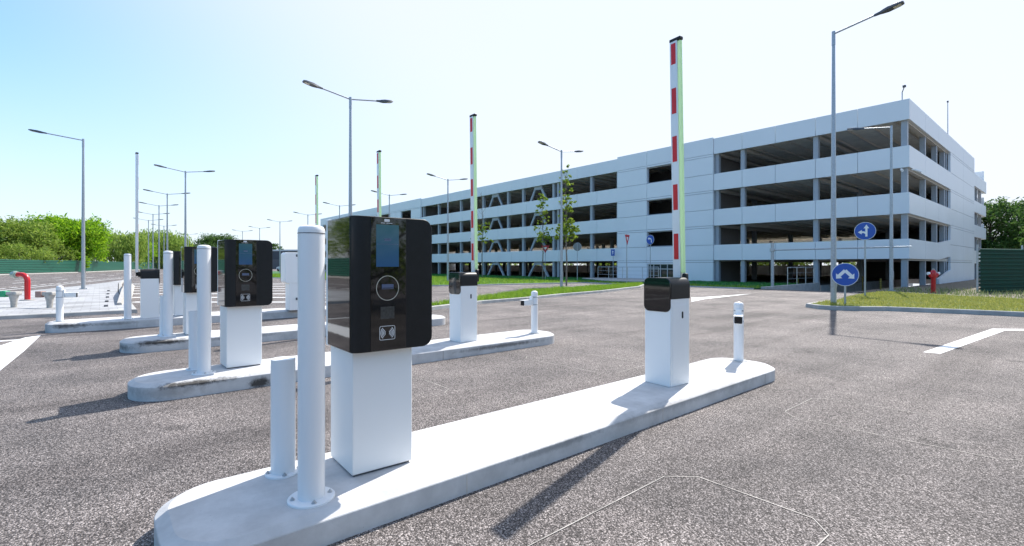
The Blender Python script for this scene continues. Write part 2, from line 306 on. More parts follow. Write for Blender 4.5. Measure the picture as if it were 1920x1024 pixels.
# ------------------------------------------------------------------ ground, paving, markings
m = M(); xs = [-500, 28.3, 60, 900]; ys = [-500, 7.25, 11.6, 900]
for i in range(3):
    for j in range(3):
        if (i, j) != (1, 1): m.poly([(xs[i], ys[j]), (xs[i+1], ys[j]), (xs[i+1], ys[j+1]), (xs[i], ys[j+1])], 0)
struct(m.build('ground', 'asphalt'))
m = M().add([(28.3, 7.25, 0), (36.2, 7.25, -.75), (36.2, 11.6, -.75), (28.3, 11.6, 0)], [(0, 1, 2, 3)])
m.add([(36.2, 7.25, -.75), (60, 7.25, -.75), (60, 11.6, -.75), (36.2, 11.6, -.75)], [(0, 1, 2, 3)])
struct(m.build('entrance_ramp', 'asphalt'))
m = M().add([(28.3, 7.25, -.002), (60, 7.25, -.002), (60, 7.25, -.8), (36.2, 7.25, -.8)], [(0, 1, 2, 3)]); struct(m.build('ramp_kerb', 'conc'))
struct(M().prism([(28.2, -.02), (36.7, -.8), (36.7, .17), (28.2, .13)], XZ, 11.6, 11.85).build('ramp_wall', 'conc', bevel=.01))

pav = [(-8, 17.45), (.62, 17.45), (.66, 30), (1.0, 44), (1.5, 52.6), (.4, 46), (-1.0, 39.5), (-3.4, 30.7), (-6.2, 21.5), (-8, 20)]
struct(M().prism(pav, XY, -.05, .09).build('paved_path', 'paving'))
m = M(); kerbline(m, [(-8, 17.30), (.70, 17.30)], .15, .10); struct(m.build('path_kerb', 'kerb'))
m = M(); kerbline(m, [(.82, 17.3), (.86, 30), (1.2, 44), (1.66, 52.6)], .16, .105); struct(m.build('path_kerb', 'kerb'))

def mark(name, polys, z=.004, ma='paint'):
    k = M()
    for p in polys: k.poly(p, z)
    return struct(k.build(name, ma))
mark('lane_line', [[(9.72, 1.66), (9.76, 1.46), (14.22, 1.12), (14.40, 1.33)], [(14.22, 1.12), (16.0, -.62), (16.2, -.42), (14.40, 1.33)]])
mark('lane_arrow', [[(18.75, 10.67), (19.4, 10.44), (18.3, 9.82), (16.6, 9.43)], [(19.4, 10.44), (23.4, 10.22), (18.3, 9.82)]])
mark('nose_marking', [[(-.86, 13.0), (-1.06, 12.75), (-1.32, 11.5), (-1.5, 9.6), (-1.55, 7), (-1.12, 7), (-.98, 8.7), (-.90, 10.8)], [(-1.10, 12.5), (-8, 12.95), (-8, 12.8), (-1.14, 12.36)]])
# parking bays between the lanes and the paved path
bx = []
for k in range(8):
    d = 17.6+k*2.55; c0 = -d*.80+.3; c1 = -d*.38
    f = (.645, .764); r = (.764, -.645)
    p = lambda l, e: (f[0]*(d+e)+r[0]*l, f[1]*(d+e)+r[1]*l)
    bx.append([p(c0, 0), p(c1, 0), p(c1, .32), p(c0, .32)])
mark('bay_lines', bx)
# service road by the green fence
ln = []
a, b = Vector((-4.28, 39.55)), Vector((.958, 63.9)); dv = (b-a).normalized(); nv = Vector((-dv.y, dv.x))
for k in range(-10, 60):
    q = a+dv*(k*1.55); ln.append([tuple(q), tuple(q+dv*1.0), tuple(q+dv*1.0+nv*.15), tuple(q+nv*.15)])
for off, L0, L1 in ((2.9, 3.0, 9.0), (5.6, 3, 9)):
    for k in range(-4, 14):
        q = a+nv*off+dv*(k*L1+2); ln.append([tuple(q), tuple(q+dv*L0), tuple(q+dv*L0+nv*.15), tuple(q+nv*.15)])
q = a-nv*.9+dv*1; ln.append([tuple(q+dv*-30), tuple(q+dv*24), tuple(q+dv*24+nv*.13), tuple(q+dv*-30+nv*.13)])
mark('road_lines', ln)
m = M()
for dy in (0, 3.55, 7.0):                               # induction loops sawn into the lanes
    for lp in ([(.9, .88), (2.78, .84), (2.9, .95), (2.91, 1.6), (2.75, 1.75), (1.0, 1.73), (.86, 1.6), (.86, .95), (.9, .88)],
               [(4.72, 1.1), (4.70, 1.7), (4.82, 1.81), (5.5, 1.81), (5.62, 1.66), (5.74, .5), (5.66, .32), (4.9, .26), (4.77, .4), (4.72, 1.1)]):
        lp = lp if dy == 0 or lp[0][0] > 4 else lp[1:5]; strip(m, [(x, y+dy) for x, y in lp], .0065, .004)
struct(m.build('loop_cuts', 'groove'))

# grass areas with kerbs
right_patch = [(17.25, 5.75), (16.85, 5.3), (16.86, 4.9), (17.2, 4.45), (17.75, 3.9), (18.25, 2.3), (18.6, .5), (19.1, -3), (19.8, -14), (27, -14), (25.7, 1.5), (26.3, 3.3), (27.9, 6.3), (24, 6.25), (20.4, 5.85)]
median = [(5.6, 12.32), (7.4, 12.75), (10.1, 13.75), (12.5, 14.1), (15.1, 14.8), (18.7, 15.45), (24.3, 17.2), (26.9, 18.7), (26.8, 19.3), (20.6, 18.1), (15.9, 17.7), (12.6, 15.9), (10.4, 14.4), (7.4, 13.3), (5.5, 12.6)]
lawn = [(16.0, 27), (19.5, 26.0), (23.3, 25.2), (27.6, 24.2), (27.7, 12.0), (36.6, 12.0), (36.6, 108), (14, 108), (13.2, 56), (15.8, 46)]
dirt = [(28.0, 7.1), (28.05, 6.1), (26.45, 3.2), (25.9, 1.4), (27.2, -14), (90, -14), (90, 6.5), (37, 6.5), (36.6, 7.1)]
struct(M().prism(right_patch, XY, -.05, .11).build('grass_ground', 'turf'))
struct(M().prism(median, XY, -.05, .09).build('grass_ground', 'turf'))
struct(M().prism(lawn, XY, -.05, .06).build('lawn_ground', 'turf2'))  # whole lawn base in darker green, the garage's shade put into the colour
struct(M().prism(dirt, XY, -.05, .05).build('dirt_ground', 'soil'))
m = M(); kerbline(m, [(20.4, 5.98), (17.25, 5.87), (16.75, 5.35), (16.74, 4.85), (17.1, 4.36), (17.64, 3.85), (18.12, 2.3), (18.47, .5), (18.97, -3), (19.67, -14)], .14, .125); struct(m.build('grass_kerb', 'kerb'))
m = M(); kerbline(m, [(5.45, 12.5), (5.6, 12.2), (7.45, 12.62), (10.15, 13.62), (12.55, 13.97), (15.12, 14.67), (18.74, 15.32), (24.36, 17.07), (27.0, 18.6), (26.9, 19.4)], .15, .11); struct(m.build('grass_kerb', 'kerb'))
m = M(); kerbline(m, [(13.1, 56), (15.85, 46), (15.9, 26.9), (19.45, 25.9), (23.25, 25.1), (27.5, 24.1), (27.6, 12.0)], .12, .075); struct(m.build('grass_kerb', 'kerb'))
m = M(); kerbline(m, [(26.9, -14), (25.75, 1.45), (26.33, 3.25), (28.0, 6.35)], -.14, .125); struct(m.build('grass_kerb', 'kerb'))

def inside(px, py, poly):
    r = np.zeros(len(px), bool); n = len(poly)
    for i in range(n):
        x0, y0 = poly[i]; x1, y1 = poly[(i+1) % n]
        c = (y0 > py) != (y1 > py)
        with np.errstate(divide='ignore', invalid='ignore'): xi = x0+(py-y0)*(x1-x0)/(y1-y0)
        r ^= c & (px < xi)
    return r
def grass(name, poly, n, h, w, ma, label, seed, z=.1, box=None, lean=.5):
    g = np.random.default_rng(seed); P = np.array(poly); lo, hi = P.min(0), P.max(0)
    if box: lo, hi = np.array(box[:2]), np.array(box[2:])
    q = g.uniform(lo, hi, (n*3, 2)); q = q[inside(q[:, 0], q[:, 1], poly)][:n]; k = len(q)
    clump = .55+.45*np.sin(q[:, 0]*2.3+np.sin(q[:, 1]*1.7)*2)*np.sin(q[:, 1]*2.9+1)
    hh = h*g.uniform(.45, 1.25, k)*(.6+.7*clump); a = g.uniform(0, 6.283, k); ww = w*g.uniform(.6, 1.4, k)
    dx, dy = np.cos(a)*ww, np.sin(a)*ww; lx, ly = g.normal(0, lean, (2, k))*hh
    v = np.empty((k, 3, 3)); v[:, 0] = np.c_[q[:, 0]-dx, q[:, 1]-dy, np.full(k, z-.01)]; v[:, 1] = np.c_[q[:, 0]+dx, q[:, 1]+dy, np.full(k, z-.01)]
    v[:, 2] = np.c_[q[:, 0]+lx, q[:, 1]+ly, z+hh]
    me = bpy.data.meshes.new(name); me.from_pydata(v.reshape(-1, 3).tolist(), [], np.arange(3*k).reshape(-1, 3).tolist()); me.materials.append(ma)
    o = bpy.data.objects.new(name, me); COL.objects.link(o); return tag(o, label, 'grass', kind='stuff')
grass('grass', right_patch, 45000, .060, .010, LEAF['dry'], 'short sun-dried grass on the kerbed corner by the red hydrant', 1, .11, (16.5, -3, 28.5, 6.5))
grass('grass', median, 42000, .15, .012, LEAF['grass'], 'bright green grass strip between the exit lane and side road', 2, .09)
grass('grass', lawn, 60000, .14, .02, LEAF['grass'], 'sunlit grass lawn in front of the parking garage', 3, .06, (13, 12, 29, 75))
grass('grass', lawn, 22000, .09, .03, LEAF['shade'], 'dark green shaded grass along the garage wall', 4, .06, (28.5, 12, 36.6, 75))  # darker copy of the grass colour, stands in for the garage's shade
grass('weeds', [(26.4, 3.4), (28, 6.5), (34, 6.5), (34, 2.6), (31.4, 3.7), (31.2, 3.0), (34.5, 1.7), (40, -.7), (40, -3), (26.2, -3), (26, 1.5)], 2600, .22, .016, LEAF['weed'], 'straggly weeds along the foot of the dark green fence', 5, .05, lean=.35)

# ------------------------------------------------------------------ concrete islands
def island(x0, x1, y0, y1, scuffs, label, rl=.40, rr=.36, hz=.15):
    L = x1-x0; w = y1-y0
    def outline(e):
        rl2, rr2 = rl-e, rr-e; o = []
        for cx, cy, r, a in ((rl, rl, rl2, 180), (L-rr, rr, rr2, 270), (L-rr, w-rr, rr2, 0), (rl, w-rl, rl2, 90)):
            o += [(cx+r*math.cos(R(a+90*k/12)), cy+r*math.sin(R(a+90*k/12))) for k in range(13)]
        return o
    m = M(); rings = [(0, -.05), (0, hz-.033), (.003, hz-.028), (.050, hz-.0025), (.056, hz)]; n = 52
    vs = []
    for e, z in rings: vs += [(x, y, z) for x, y in outline(e)]
    fs = [(i*n+k, i*n+(k+1) % n, (i+1)*n+(k+1) % n, (i+1)*n+k) for i in range(len(rings)-1) for k in range(n)]
    fs.append(tuple((len(rings)-1)*n+k for k in range(n))); m.add(vs, fs)
    o = m.build('traffic_island', concretemat('island_concrete', scuffs=scuffs), loc=(x0, y0, 0), smooth=True, ang=18)
    for jx in np.arange(1.45, L-.5, 2.05): M().box(jx, jx+.008, -.0015, .004, 0, hz-.034).build('joint', 'groove', o)
    return tag(o, label, 'traffic island', 'concrete islands between the gate lanes')
island(.20, 6.30, 2.37, 3.20, [(.25, .1, .03, .3, .3, .05, .35), (4.0, 0, .12, 1.6, .03, .05, .30), (2.2, 0, .10, .5, .03, .03, .4)], 'nearest pale concrete island, under the biggest black ticket machine', .30, .34)
island(.22, 6.15, 5.92, 6.76, [(.50, .0, .145, .50, .07, .042, 1.0), (1.13, 0, .045, .13, .09, .07, 1.2), (.3, .1, .08, .4, .3, .08, .35), (4.6, 0, .09, 1.0, .03, .035, .7)], 'second concrete island, front edge scuffed black beside a chipped dark hole', .38, .34, .165)
island(.24, 6.10, 9.36, 10.20, [(.5, .0, .145, .5, .12, .05, 1.0), (1.6, 0, .12, .6, .06, .04, .6), (.1, .3, .08, .2, .3, .06, .7)], 'third concrete island, rounded end blackened by tyres, half hidden by the second', .38, .34, .18)
island(-.84, 6.2, 13.20, 14.08, [(.35, .05, .13, .45, .14, .06, .85), (1.1, 0, .12, .4, .05, .04, .45)], 'farthest concrete island, carrying the machine turned backwards and a camera post', .38, .34, .19)
def on(i, x, y):                                         # a spot on the top of island i
    z = (.15, .165, .18, .19)[i]; f = (1.35-z)/1.2
    return (x*f, y*f, z)
IZ = .15

# ------------------------------------------------------------------ ticket machine
def make_kiosk(label):
    t = thing('ticket_machine', label, 'ticket machine', group='ticket machines on the islands')
    M().box(-.183, .186, -.185, .19, .012, .74).build('pedestal', 'white', t, bevel=.006)
    M().box(-.17, .172, -.172, .178, -.002, .03).build('plinth', 'dkgrey', t)
    # black shell: straight left edge, rounded right corners, soft left-front edge
    o = rrect(-.205, .285, .71, 1.475, .062, 8, '0110')
    bm = bmesh.new(); n = len(o)
    va = [bm.verts.new((u, -.255, v)) for u, v in o]; vb = [bm.verts.new((u, .165, v)) for u, v in o]
    bm.faces.new(va); bm.faces.new(list(reversed(vb))); eds = []
    for i in range(n): bm.faces.new((va[i], vb[i], vb[(i+1) % n], va[(i+1) % n]))
    bmesh.ops.recalc_face_normals(bm, faces=bm.faces)
    eds = [e for e in bm.edges if all(abs(v.co.x+.205) < 1e-4 and abs(v.co.y+.255) < 1e-4 for v in e.verts)]
    bmesh.ops.bevel(bm, geom=eds, offset=.04, segments=10, affect='EDGES', profile=.5)
    for v in bm.verts:
        if v.co.x < -.16: v.co.x = -.205+(v.co.x+.205)*2.3
    me = bpy.data.meshes.new('shell'); bm.to_mesh(me); bm.free(); me.materials.append(A['black'])
    for p in me.polygons: p.use_smooth = True
    me.set_sharp_from_angle(angle=R(35))
    h = bpy.data.objects.new('shell', me); COL.objects.link(h); h.parent = t
    b = h.modifiers.new('Bevel', 'BEVEL'); b.width = .004; b.segments = 2; b.limit_method = 'ANGLE'; b.angle_limit = R(50)
    M().prism(rrect(-.208, .2905, .7045, 1.4805, .066, 8, '0110'), XZ, .1655, .20).build('rear_cover', 'white', t, bevel=.005)
    M().prism(rrect(.03, .2935, .7015, 1.4795, .069, 8, '0110'), XZ, -.19, .165).build('rear_cover', 'white', t)
    for hz in (1.40, .30): M().box(-.02, .04, .19, .2045, hz-.03, hz+.03).build('hatch', 'dkgrey', t)
    M().box(-.2085, -.2045, -.212, .1645, .714, 1.471).build('side_panel', 'gloss', t, bevel=.001)
    g = M().box(-.095, .128, -.2085, -.2045, .714, 1.471).build('front_panel', 'gloss', t, bevel=.001)
    M().box(.128, .1305, -.2065, -.2045, .712, 1.473).build('panel_gap', 'tyre', t)
    M().box(-.062, .080, -.2105, -.2084, 1.19, 1.43).build('screen', 'screen', g)
    M().box(-.058, .076, -.2108, -.21051, 1.318, 1.3205).box(-.012, .030, -.2108, -.21051, 1.338, 1.352).build('screen_graphic', 'slot', g)
    s = M()
    s.prism(rrect(-.012, .022, 1.4475, 1.4625, .003, 3), XZ, -.2095, -.2084)
    for k in range(11):
        if k != 4: s.box(-.032+k*.0066, -.0275+k*.0066, -.2092, -.2084, 1.4375, 1.4415)
    s.build('maker_badge', 'ink', g)
    r = M(); q = 48
    for k in range(q):
        a0, a1 = 2*math.pi*k/q, 2*math.pi*(k+1)/q; c = [(.009+rr*math.cos(a), 1.068+rr*math.sin(a)) for a in (a0, a1) for rr in (.068, .0713)]
        r.prism([c[0], c[1], c[3], c[2]], XZ, -.2105, -.2084)
    r.build('ring', 'ring', g)
    M().box(-.028, .046, -.212, -.2084, 1.062, 1.090).build('card_slot', 'slot', g, bevel=.002)
    M().box(-.024, .042, -.2128, -.2120, 1.066, 1.070).build('slot_mouth', 'tyre', g)
    k = M().box(-.035, .052, -.2094, -.2084, .892, .962); k.build('sticker', 'sticker', g)
    i = M(); o1 = rrect(-.042, .056, .772, .852, .010, 5); o2 = rrect(-.0395, .0535, .7745, .8495, .008, 5); n = len(o1)
    for a in range(n): i.prism([o1[a], o1[(a+1) % n], o2[(a+1) % n], o2[a]], XZ, -.2100, -.2084)
    for sg in (-1, 1):
        for j in range(4):
            rr = .010+j*.0085; st = 8
            for a in range(st):
                th = [R(-48+96*x/st) for x in (a, a+1)]
                c = [(.007+sg*(.0035+(rr+e)*math.cos(y)), .812+(rr+e)*math.sin(y)*1.05) for y in th for e in (0, .0036)]
                i.prism([c[0], c[1], c[3], c[2]], XZ, -.2100, -.2084)
    i.build('contactless_symbol', 'ink', g)
    gr = M()
    for a in range(-4, 5):
        for c in range(-4, 5):
            if a*a+c*c <= 17: gr.tube([(.262+a*.0075+(c % 2)*.00375, -.2062, 1.428+c*.0075), (.262+a*.0075+(c % 2)*.00375, -.2049, 1.428+c*.0075)], .0024, 6)
    q = gr.build('speaker_grille', 'tyre', h); q.data.transform(Matrix.Translation((-.017, -.05, 0)))
    for q in [g]+list(g.children)+[o for o in t.children if o.name.startswith('panel_gap')]:    # set the front details on the shell's face
        q.data.transform(Matrix.Translation((-.0134, -.05, 0)) @ Matrix.Diagonal((.964, 1, 1, 1)))
    return t
k1 = make_kiosk('big black ticket machine on white pedestal at the front of the scene'); k1.location = (1.275, 2.855, IZ); k1.rotation_euler = (0, 0, R(-2))
dup(k1, on(1, 1.30, 6.60), R(.6), 'black ticket machine standing on the second island, screen fully clear of poles')
dup(k1, on(2, 1.31, 10.13), 0, 'black ticket machine on the third island, half covered by a white pole')
dup(k1, on(3, 1.53, 13.98), 0, 'farthest black ticket machine, only its screen half showing between white poles')
dup(k1, on(3, 3.98, 13.66), R(180), 'ticket machine turned backwards, showing its white rear with two dark hatches')

# ------------------------------------------------------------------ gate barriers with raised booms
def make_barrier(label):
    t = thing('gate_barrier', label, 'gate barrier', group='gate barriers with raised booms')
    b = M().box(-.155, .16, -.155, .155, .0, .875).build('cabinet', 'white', t, bevel=.008)
    M().prism(rrect(-.12, .13, .05, .80, .02, 5), XZ, -.1575, -.154).build('door', 'white', b, bevel=.0012)
    M().prism(rrect(.025, .05, .665, .735, .0124, 6), XZ, -.1600, -.1574).build('lock', 'tyre', b, bevel=.001)
    M().prism(rrect(-.160, .160, .862, 1.072, .075, 8, '0011'), YZ, -.150, .165).build('cover', 'black', t, bevel=.006, ang=50)
    M().prism(rrect(-.160, .160, .735, 1.074, .06, 8), YZ, -.166, -.1505).build('front_panel', 'gloss', t, bevel=.006, ang=50)
    M().tube([(.16, -.055, .955), (.205, -.055, .955)], [.062, .058], 24).build('hub', 'black', t, smooth=True)
    cl = M().prism(rrect(-.088, -.036, .92, 1.114, .02, 4), YZ, .206, .245).build('boom_clamp', 'black', t, bevel=.004)
    bo = M().prism(rrect(-.048, .042, 1.0, 3.575, .012, 3), YZ, .2055, .255)
    boo = bo.build('boom', 'alu', t, bevel=.003, loc=(0, .012, 0)); boo.rotation_euler = (R(-1.0), 0, 0)
    M().box(.212, .248, -.086, -.0495, 1.115, 3.56).build('edge_strip', 'lime', boo, bevel=.008)
    M().box(.203, .257, -.090, .046, 3.566, 3.60).build('end_cap', 'black', boo, bevel=.006)
    for z0, z1 in ((3.325, 3.545), (2.80, 3.07), (2.29, 2.56), (1.78, 2.05), (1.26, 1.53)):
        M().box(.2025, .2056, -.030, .024, z0, z1).build('reflective_stripe', 'red', boo)
    return t
b1 = make_barrier('nearest gate barrier, black-topped white cabinet with tall red striped boom'); b1.location = (4.43, 2.79, IZ); b1.rotation_euler = (0, 0, R(-4))
dup(b1, on(1, 4.41, 6.42), 0, 'gate barrier on the second island, its boom rising in front of a bare young tree')
dup(b1, on(2, 4.42, 9.95), 0, 'gate barrier mostly behind the biggest ticket machine, boom tip above it')
dup(b1, on(3, 4.42, 13.95), 0, 'far gate barrier hidden by poles, only its thin boom showing above a bollard')
dup(b1, on(3, .88, 13.88), R(180), 'gate barrier turned away on the farthest island, boom seen from its plain back')

# ------------------------------------------------------------------ bollards
def make_bollard(h, r, fl, label, cap=True):
    t = thing('bollard', label, 'bollard', group='tall white bollards' if h > 1 else 'short white bollards')
    prof = [(r, .01), (r, h-.03)]+([(r*.99, h-.022), (r*.9, h-.010), (r*.6, h-.002), (.001, h)] if cap else [(r, h), (r*.9, h), (r*.88, h-.02), (.001, h-.021)])
    M().lathe(prof, seg=36).build('post', 'whitepole', t, smooth=True)
    if cap: M().lathe([(r+.0015, h-.045), (r+.0015, h-.041)], seg=36).build('cap_seam', 'dkgrey', t)
    f = M().lathe([(fl, 0), (fl, .008), (fl-.004, .012), (r*.9, .012)], seg=40).build('base_flange', 'whitepole', t, smooth=True)
    for a in (-100, -10, 80, 170):
        x, y = (fl+r)/2*math.cos(R(a)), (fl+r)/2*math.sin(R(a))
        k = M().cyl(x, y, .012, .0145, .013, seg=16); k.cyl(x, y, .0145, .021, .009, seg=6); k.cyl(x, y, .021, .027, .0045, seg=8); k.build('bolt', 'bolt', f)
    return t
tb = make_bollard(1.405, .0655, .115, 'tallest-looking white bollard beside the big ticket machine'); tb.location = (.833, 2.585, IZ)
dup(tb, on(1, .885, 6.34), 30, 'tall white bollard on the scuffed second island, crossing a ticket machine')
dup(tb, on(2, .885, 10.06), 70, 'tall white bollard on the third island left of two ticket machines')
dup(tb, on(3, .478, 13.8), 50, 'tall white bollard on the farthest island left of a black-topped cabinet')
dup(tb, on(3, 4.70, 13.8), 10, 'white bollard just showing to the right of the tallest-looking bollard')
sb = make_bollard(.66, .0655, .095, 'short white bollard behind the tallest-looking one in the foreground', False); sb.location = (.811, 3.01, IZ)
dup(sb, on(1, .845, 6.66), 40, 'short white bollard behind a tall one on the scuffed second island')
dup(sb, on(2, .845, 10.22), 80, 'short white bollard behind a tall one on the third island')

def make_campost(label):
    t = thing('camera_post', label, 'camera post', group='white posts with plate cameras')
    M().lathe([(.058, .01), (.058, .70), (.0565, .712), (.045, .728), (.02, .737), (.001, .739)], seg=28).build('post', 'whitepole', t, smooth=True)
    M().lathe([(.10, 0), (.10, .008), (.06, .009)], seg=28).build('base_flange', 'bolt', t, smooth=True)
    for z in (.50, .63): M().lathe([(.0585, z-.008), (.061, z-.006), (.061, z+.006), (.0585, z+.008)], seg=28).build('clamp_band', 'galv', t, smooth=True)
    M().box(-.085, -.055, -.035, .035, .49, .65).build('bracket', 'white', t, bevel=.006)
    M().tube([(-.07, 0, .57), (-.10, .0, .56), (-.115, 0, .54)], [.032, .036, .034], 14).build('ball_joint', 'whitepole', t, smooth=True)
    c = M().prism(rrect(-.048, .048, .49, .58, .014, 4), YZ, -.265, -.09).build('camera_body', 'white', t, bevel=.004)
    M().prism(rrect(-.044, .044, .494, .576, .012, 4), YZ, -.273, -.262).build('front_glass', 'black', c, bevel=.002)
    M().tube([(-.276, 0, .535), (-.272, 0, .535)], .022, 18).build('camera_lens', 'gloss', c, smooth=True)
    M().box(-.292, -.08, -.051, .051, .581, .587).build('sunshield', 'white', c, bevel=.002)
    return t
cp = make_campost('white camera post at the right end of the nearest island'); cp.location = (6.12, 2.84, IZ); cp.rotation_euler = (0, 0, R(24))
dup(cp, on(1, 5.84, 6.30), R(-2), 'white camera post on the second island, camera sticking out to its left')
dup(cp, on(3, -.645, 14.1), R(170), 'white camera post at the left end of the farthest island')

# ------------------------------------------------------------------ street lamps
def make_head(m, t, d):
    ca, sa = math.cos(R(d)), math.sin(R(d))
def make_lamp(name, h, arms, label, cat='street lamp', group='tall galvanised street lamps', reach=1.22):
    t = thing(name, label, cat, group=group)
    M().tube([(0, 0, 0), (0, 0, h*.5), (0, 0, h)], [.085, .068, .045], 16).build('pole', 'galv', t, smooth=True)
    p = M().box(-.16, .16, -.16, .16, -.01, .018)
    for sx in (-1, 1):
        for sy in (-1, 1): p.cyl(sx*.12, sy*.12, .018, .05, .016, seg=6)
    p.build('base_plate', 'galv', t)
    M().box(-.045, .045, -.092, -.06, .55, .95).build('service_door', 'galv', t, bevel=.005)
    M().cyl(0, 0, h-.35, h+.10, .055, .052, 14).build('bracket_sleeve', 'galv', t, smooth=True)
    for a in arms:
        a = R(a); ca, sa = math.cos(a), math.sin(a); tl = math.tan(R(9))
        P = lambda s, w=0, z=0: (ca*s-sa*w, sa*s+ca*w, h+.02+s*tl+z)
        M().tube([P(.03), P(reach)], .028, 10).build('arm', 'galv', t, smooth=True)
        k = M(); st = [(reach-.13, .032, .035, -.028), (reach+.02, .05, .04, -.035), (reach+.10, .085, .05, -.04), (reach+.22, .13, .055, -.042), (reach+.50, .125, .045, -.035), (reach+.60, .10, .025, -.022)]
        vs = []
        for s, w, zt, zb in st: vs += [P(s, -w, zb), P(s, w, zb), P(s, w*.75, zt), P(s, -w*.75, zt)]
        fs = [(i*4+q, i*4+(q+1) % 4, i*4+4+(q+1) % 4, i*4+4+q) for i in range(len(st)-1) for q in range(4)]+[(0, 3, 2, 1), tuple((len(st)-1)*4+q for q in range(4))]
        k.add(vs, fs); hd = k.build('lamp_head', 'lamp', t, bevel=.006)
        k = M().add([P(reach+.36, -.085, -.046), P(reach+.36, .085, -.046), P(reach+.54, .085, -.043), P(reach+.54, -.085, -.043), P(reach+.36, -.085, -.036), P(reach+.36, .085, -.036), P(reach+.54, .085, -.030), P(reach+.54, -.085, -.030)],
                    [(0, 1, 2, 3), (4, 7, 6, 5), (0, 4, 5, 1), (1, 5, 6, 2), (2, 6, 7, 3), (3, 7, 4, 0)]); k.build('lamp_lens', 'lens', hd)
    return t
l = make_lamp('street_lamp', 8.75, [-90], 'tallest street lamp, single arm, standing at the tip of the right grass corner', group='single-arm street lamps'); l.location = (18.25, 5.38, .1)
l = make_lamp('street_lamp', 7.9, [90], 'single-arm street lamp behind the two round blue signs, near the hydrant', group='single-arm street lamps'); l.location = (29.3, 6.2, .1)
l = make_lamp('street_lamp', 7.75, [158], 'single-arm street lamp on the pale paving at the left', group='single-arm street lamps', reach=1.65); l.location = (-.65, 34.0, .1)
l2 = make_lamp('street_lamp', 7.95, [0, 180], 'double-arm street lamp rising behind the biggest ticket machine'); l2.location = (7.655, 19.06, 0)
rowA = [(4.68, 41.6), (4.85, 55.8), (5.1, 67.4), (5.36, 79.3), (5.57, 90.5), (8.4, 102), (14.8, 127.2)]
labA = ['double-arm street lamp, nearest of the row above the left machines', 'double-arm lamp in the left row, second by height', 'double-arm lamp in the left row, third by height', 'double-arm lamp in the left row, fourth by height', 'double-arm lamp in the left row, fifth by height and farthest left', 'small double-arm lamp in front of the weeping willow', 'tiny far double-arm lamp right of the willow']
rowB = [(20.6, 19.9), (20.75, 32.3), (21.06, 43.0), (20.6, 54.4), (21.1, 66.9), (21.2, 80.4), (22.1, 96.8), (21.6, 108.2)]
labB = ['double-arm lamp between the two leafy young trees before the garage', 'double-arm lamp right of the biggest machine, left of a striped boom', 'double-arm lamp peeking above the garage roof beside a thin boom', 'double-arm lamp over the left end of the garage roof', 'double-arm lamp right above the tallest-looking bollard', 'double-arm lamp left of the tallest-looking bollard, rising over the dark warehouse', 'small double-arm lamp right above the second ticket machine', 'smallest double-arm lamp left above the second ticket machine']
for (x, y), lb in list(zip(rowA, labA))+list(zip(rowB, labB)): dup(l2, (x, y, 0), R(random.uniform(-2, 2)), lb)

# ------------------------------------------------------------------ parking garage
G = thing('parking_garage', 'long white four-storey parking garage with open decks', 'parking garage', (36.75, 6.91, 0))
BZ = [(10.04, 11.25), (7.19, 8.48), (4.43, 5.69), (1.73, 2.92)]
def clad(m, fn, u0, u1, v0, v1, us=(), vs_=(), holes=(), d0=0, d1=.16, gap=.026):
    """grid of panels in the plane (u, v); seams leave gaps, holes stay open"""
    U = sorted({u0, u1, *[u for u in us if u0 < u < u1], *[h[0] for h in holes], *[h[1] for h in holes]})
    V = sorted({v0, v1, *[v for v in vs_ if v0 < v < v1], *[h[2] for h in holes], *[h[3] for h in holes]})
    for a, b in zip(U, U[1:]):
        for c, d in zip(V, V[1:]):
            mu, mv = (a+b)/2, (c+d)/2
            if any(h[0] < mu < h[1] and h[2] < mv < h[3] for h in holes): continue
            a2 = a+gap/2 if a in us else a; b2 = b-gap/2 if b in us else b; c2 = c+gap/2 if c in vs_ else c; e2 = d-gap/2 if d in vs_ else d
            m.prism([(a2, c2), (b2, c2), (b2, e2), (a2, e2)], fn, d0, d1)
FY = lambda u, v, d: (d, u, v)          # front: u along Y, depth along X (local)
SX = lambda u, v, d: (u, d, v)          # side: u along X, depth along Y
Y = lambda y: y-6.91
seams1 = [Y(y) for y in (9.5, 11.9, 14.45, 16.8)]
seams2 = [Y(y) for y in np.arange(28.23+2.55, 64, 2.55)]
for z0, z1 in BZ:
    m = M(); clad(m, FY, 0, Y(19.0), z0, z1, seams1); m.build('spandrel_panel', 'panel', G)
    m = M(); clad(m, FY, Y(28.27), Y(64.5), z0, z1-(.0 if z0 < 10 else .05), seams2); m.build('spandrel_panel', 'panel', G)
    m = M()
    if z0 < 3:                                            # lowest band climbs with the ramp inside the last bay
        clad(m, SX, .17, 8.75, z0, z1, [4.4]); m.prism([(8.764, z0), (13.3, z0+.28), (13.3, z1+.35), (8.764, z1)], SX, 0, .16)
        M().prism([(8.9, -.4), (13.3, -.1), (13.3, .95), (8.9, .35)], SX, 0, .16).build('ramp_parapet', 'panel', G)
    else: clad(m, SX, .17, 13.3, z0, z1, [4.4, 8.75])
    m.build('spandrel_panel', 'panel', G)
hs = []
lines = []
for z0, z1 in BZ: lines += [z0, z0-.17, z1]
lines = sorted(x for x in lines if x < 11)
holes = [(Y(22.5), Y(25.06), a, b) for a, b in ((8.48, 9.87), (5.69, 7.02), (2.92, 4.26))]+[(Y(22.45), Y(25.0), -.3, 1.46)]
m = M(); clad(m, FY, Y(19.02), Y(28.25), -.3, 11.33, [Y(25.06), Y(21.5)], lines, holes, -.10, .16); m.build('stair_tower_wall', 'panel', G)
holes = []
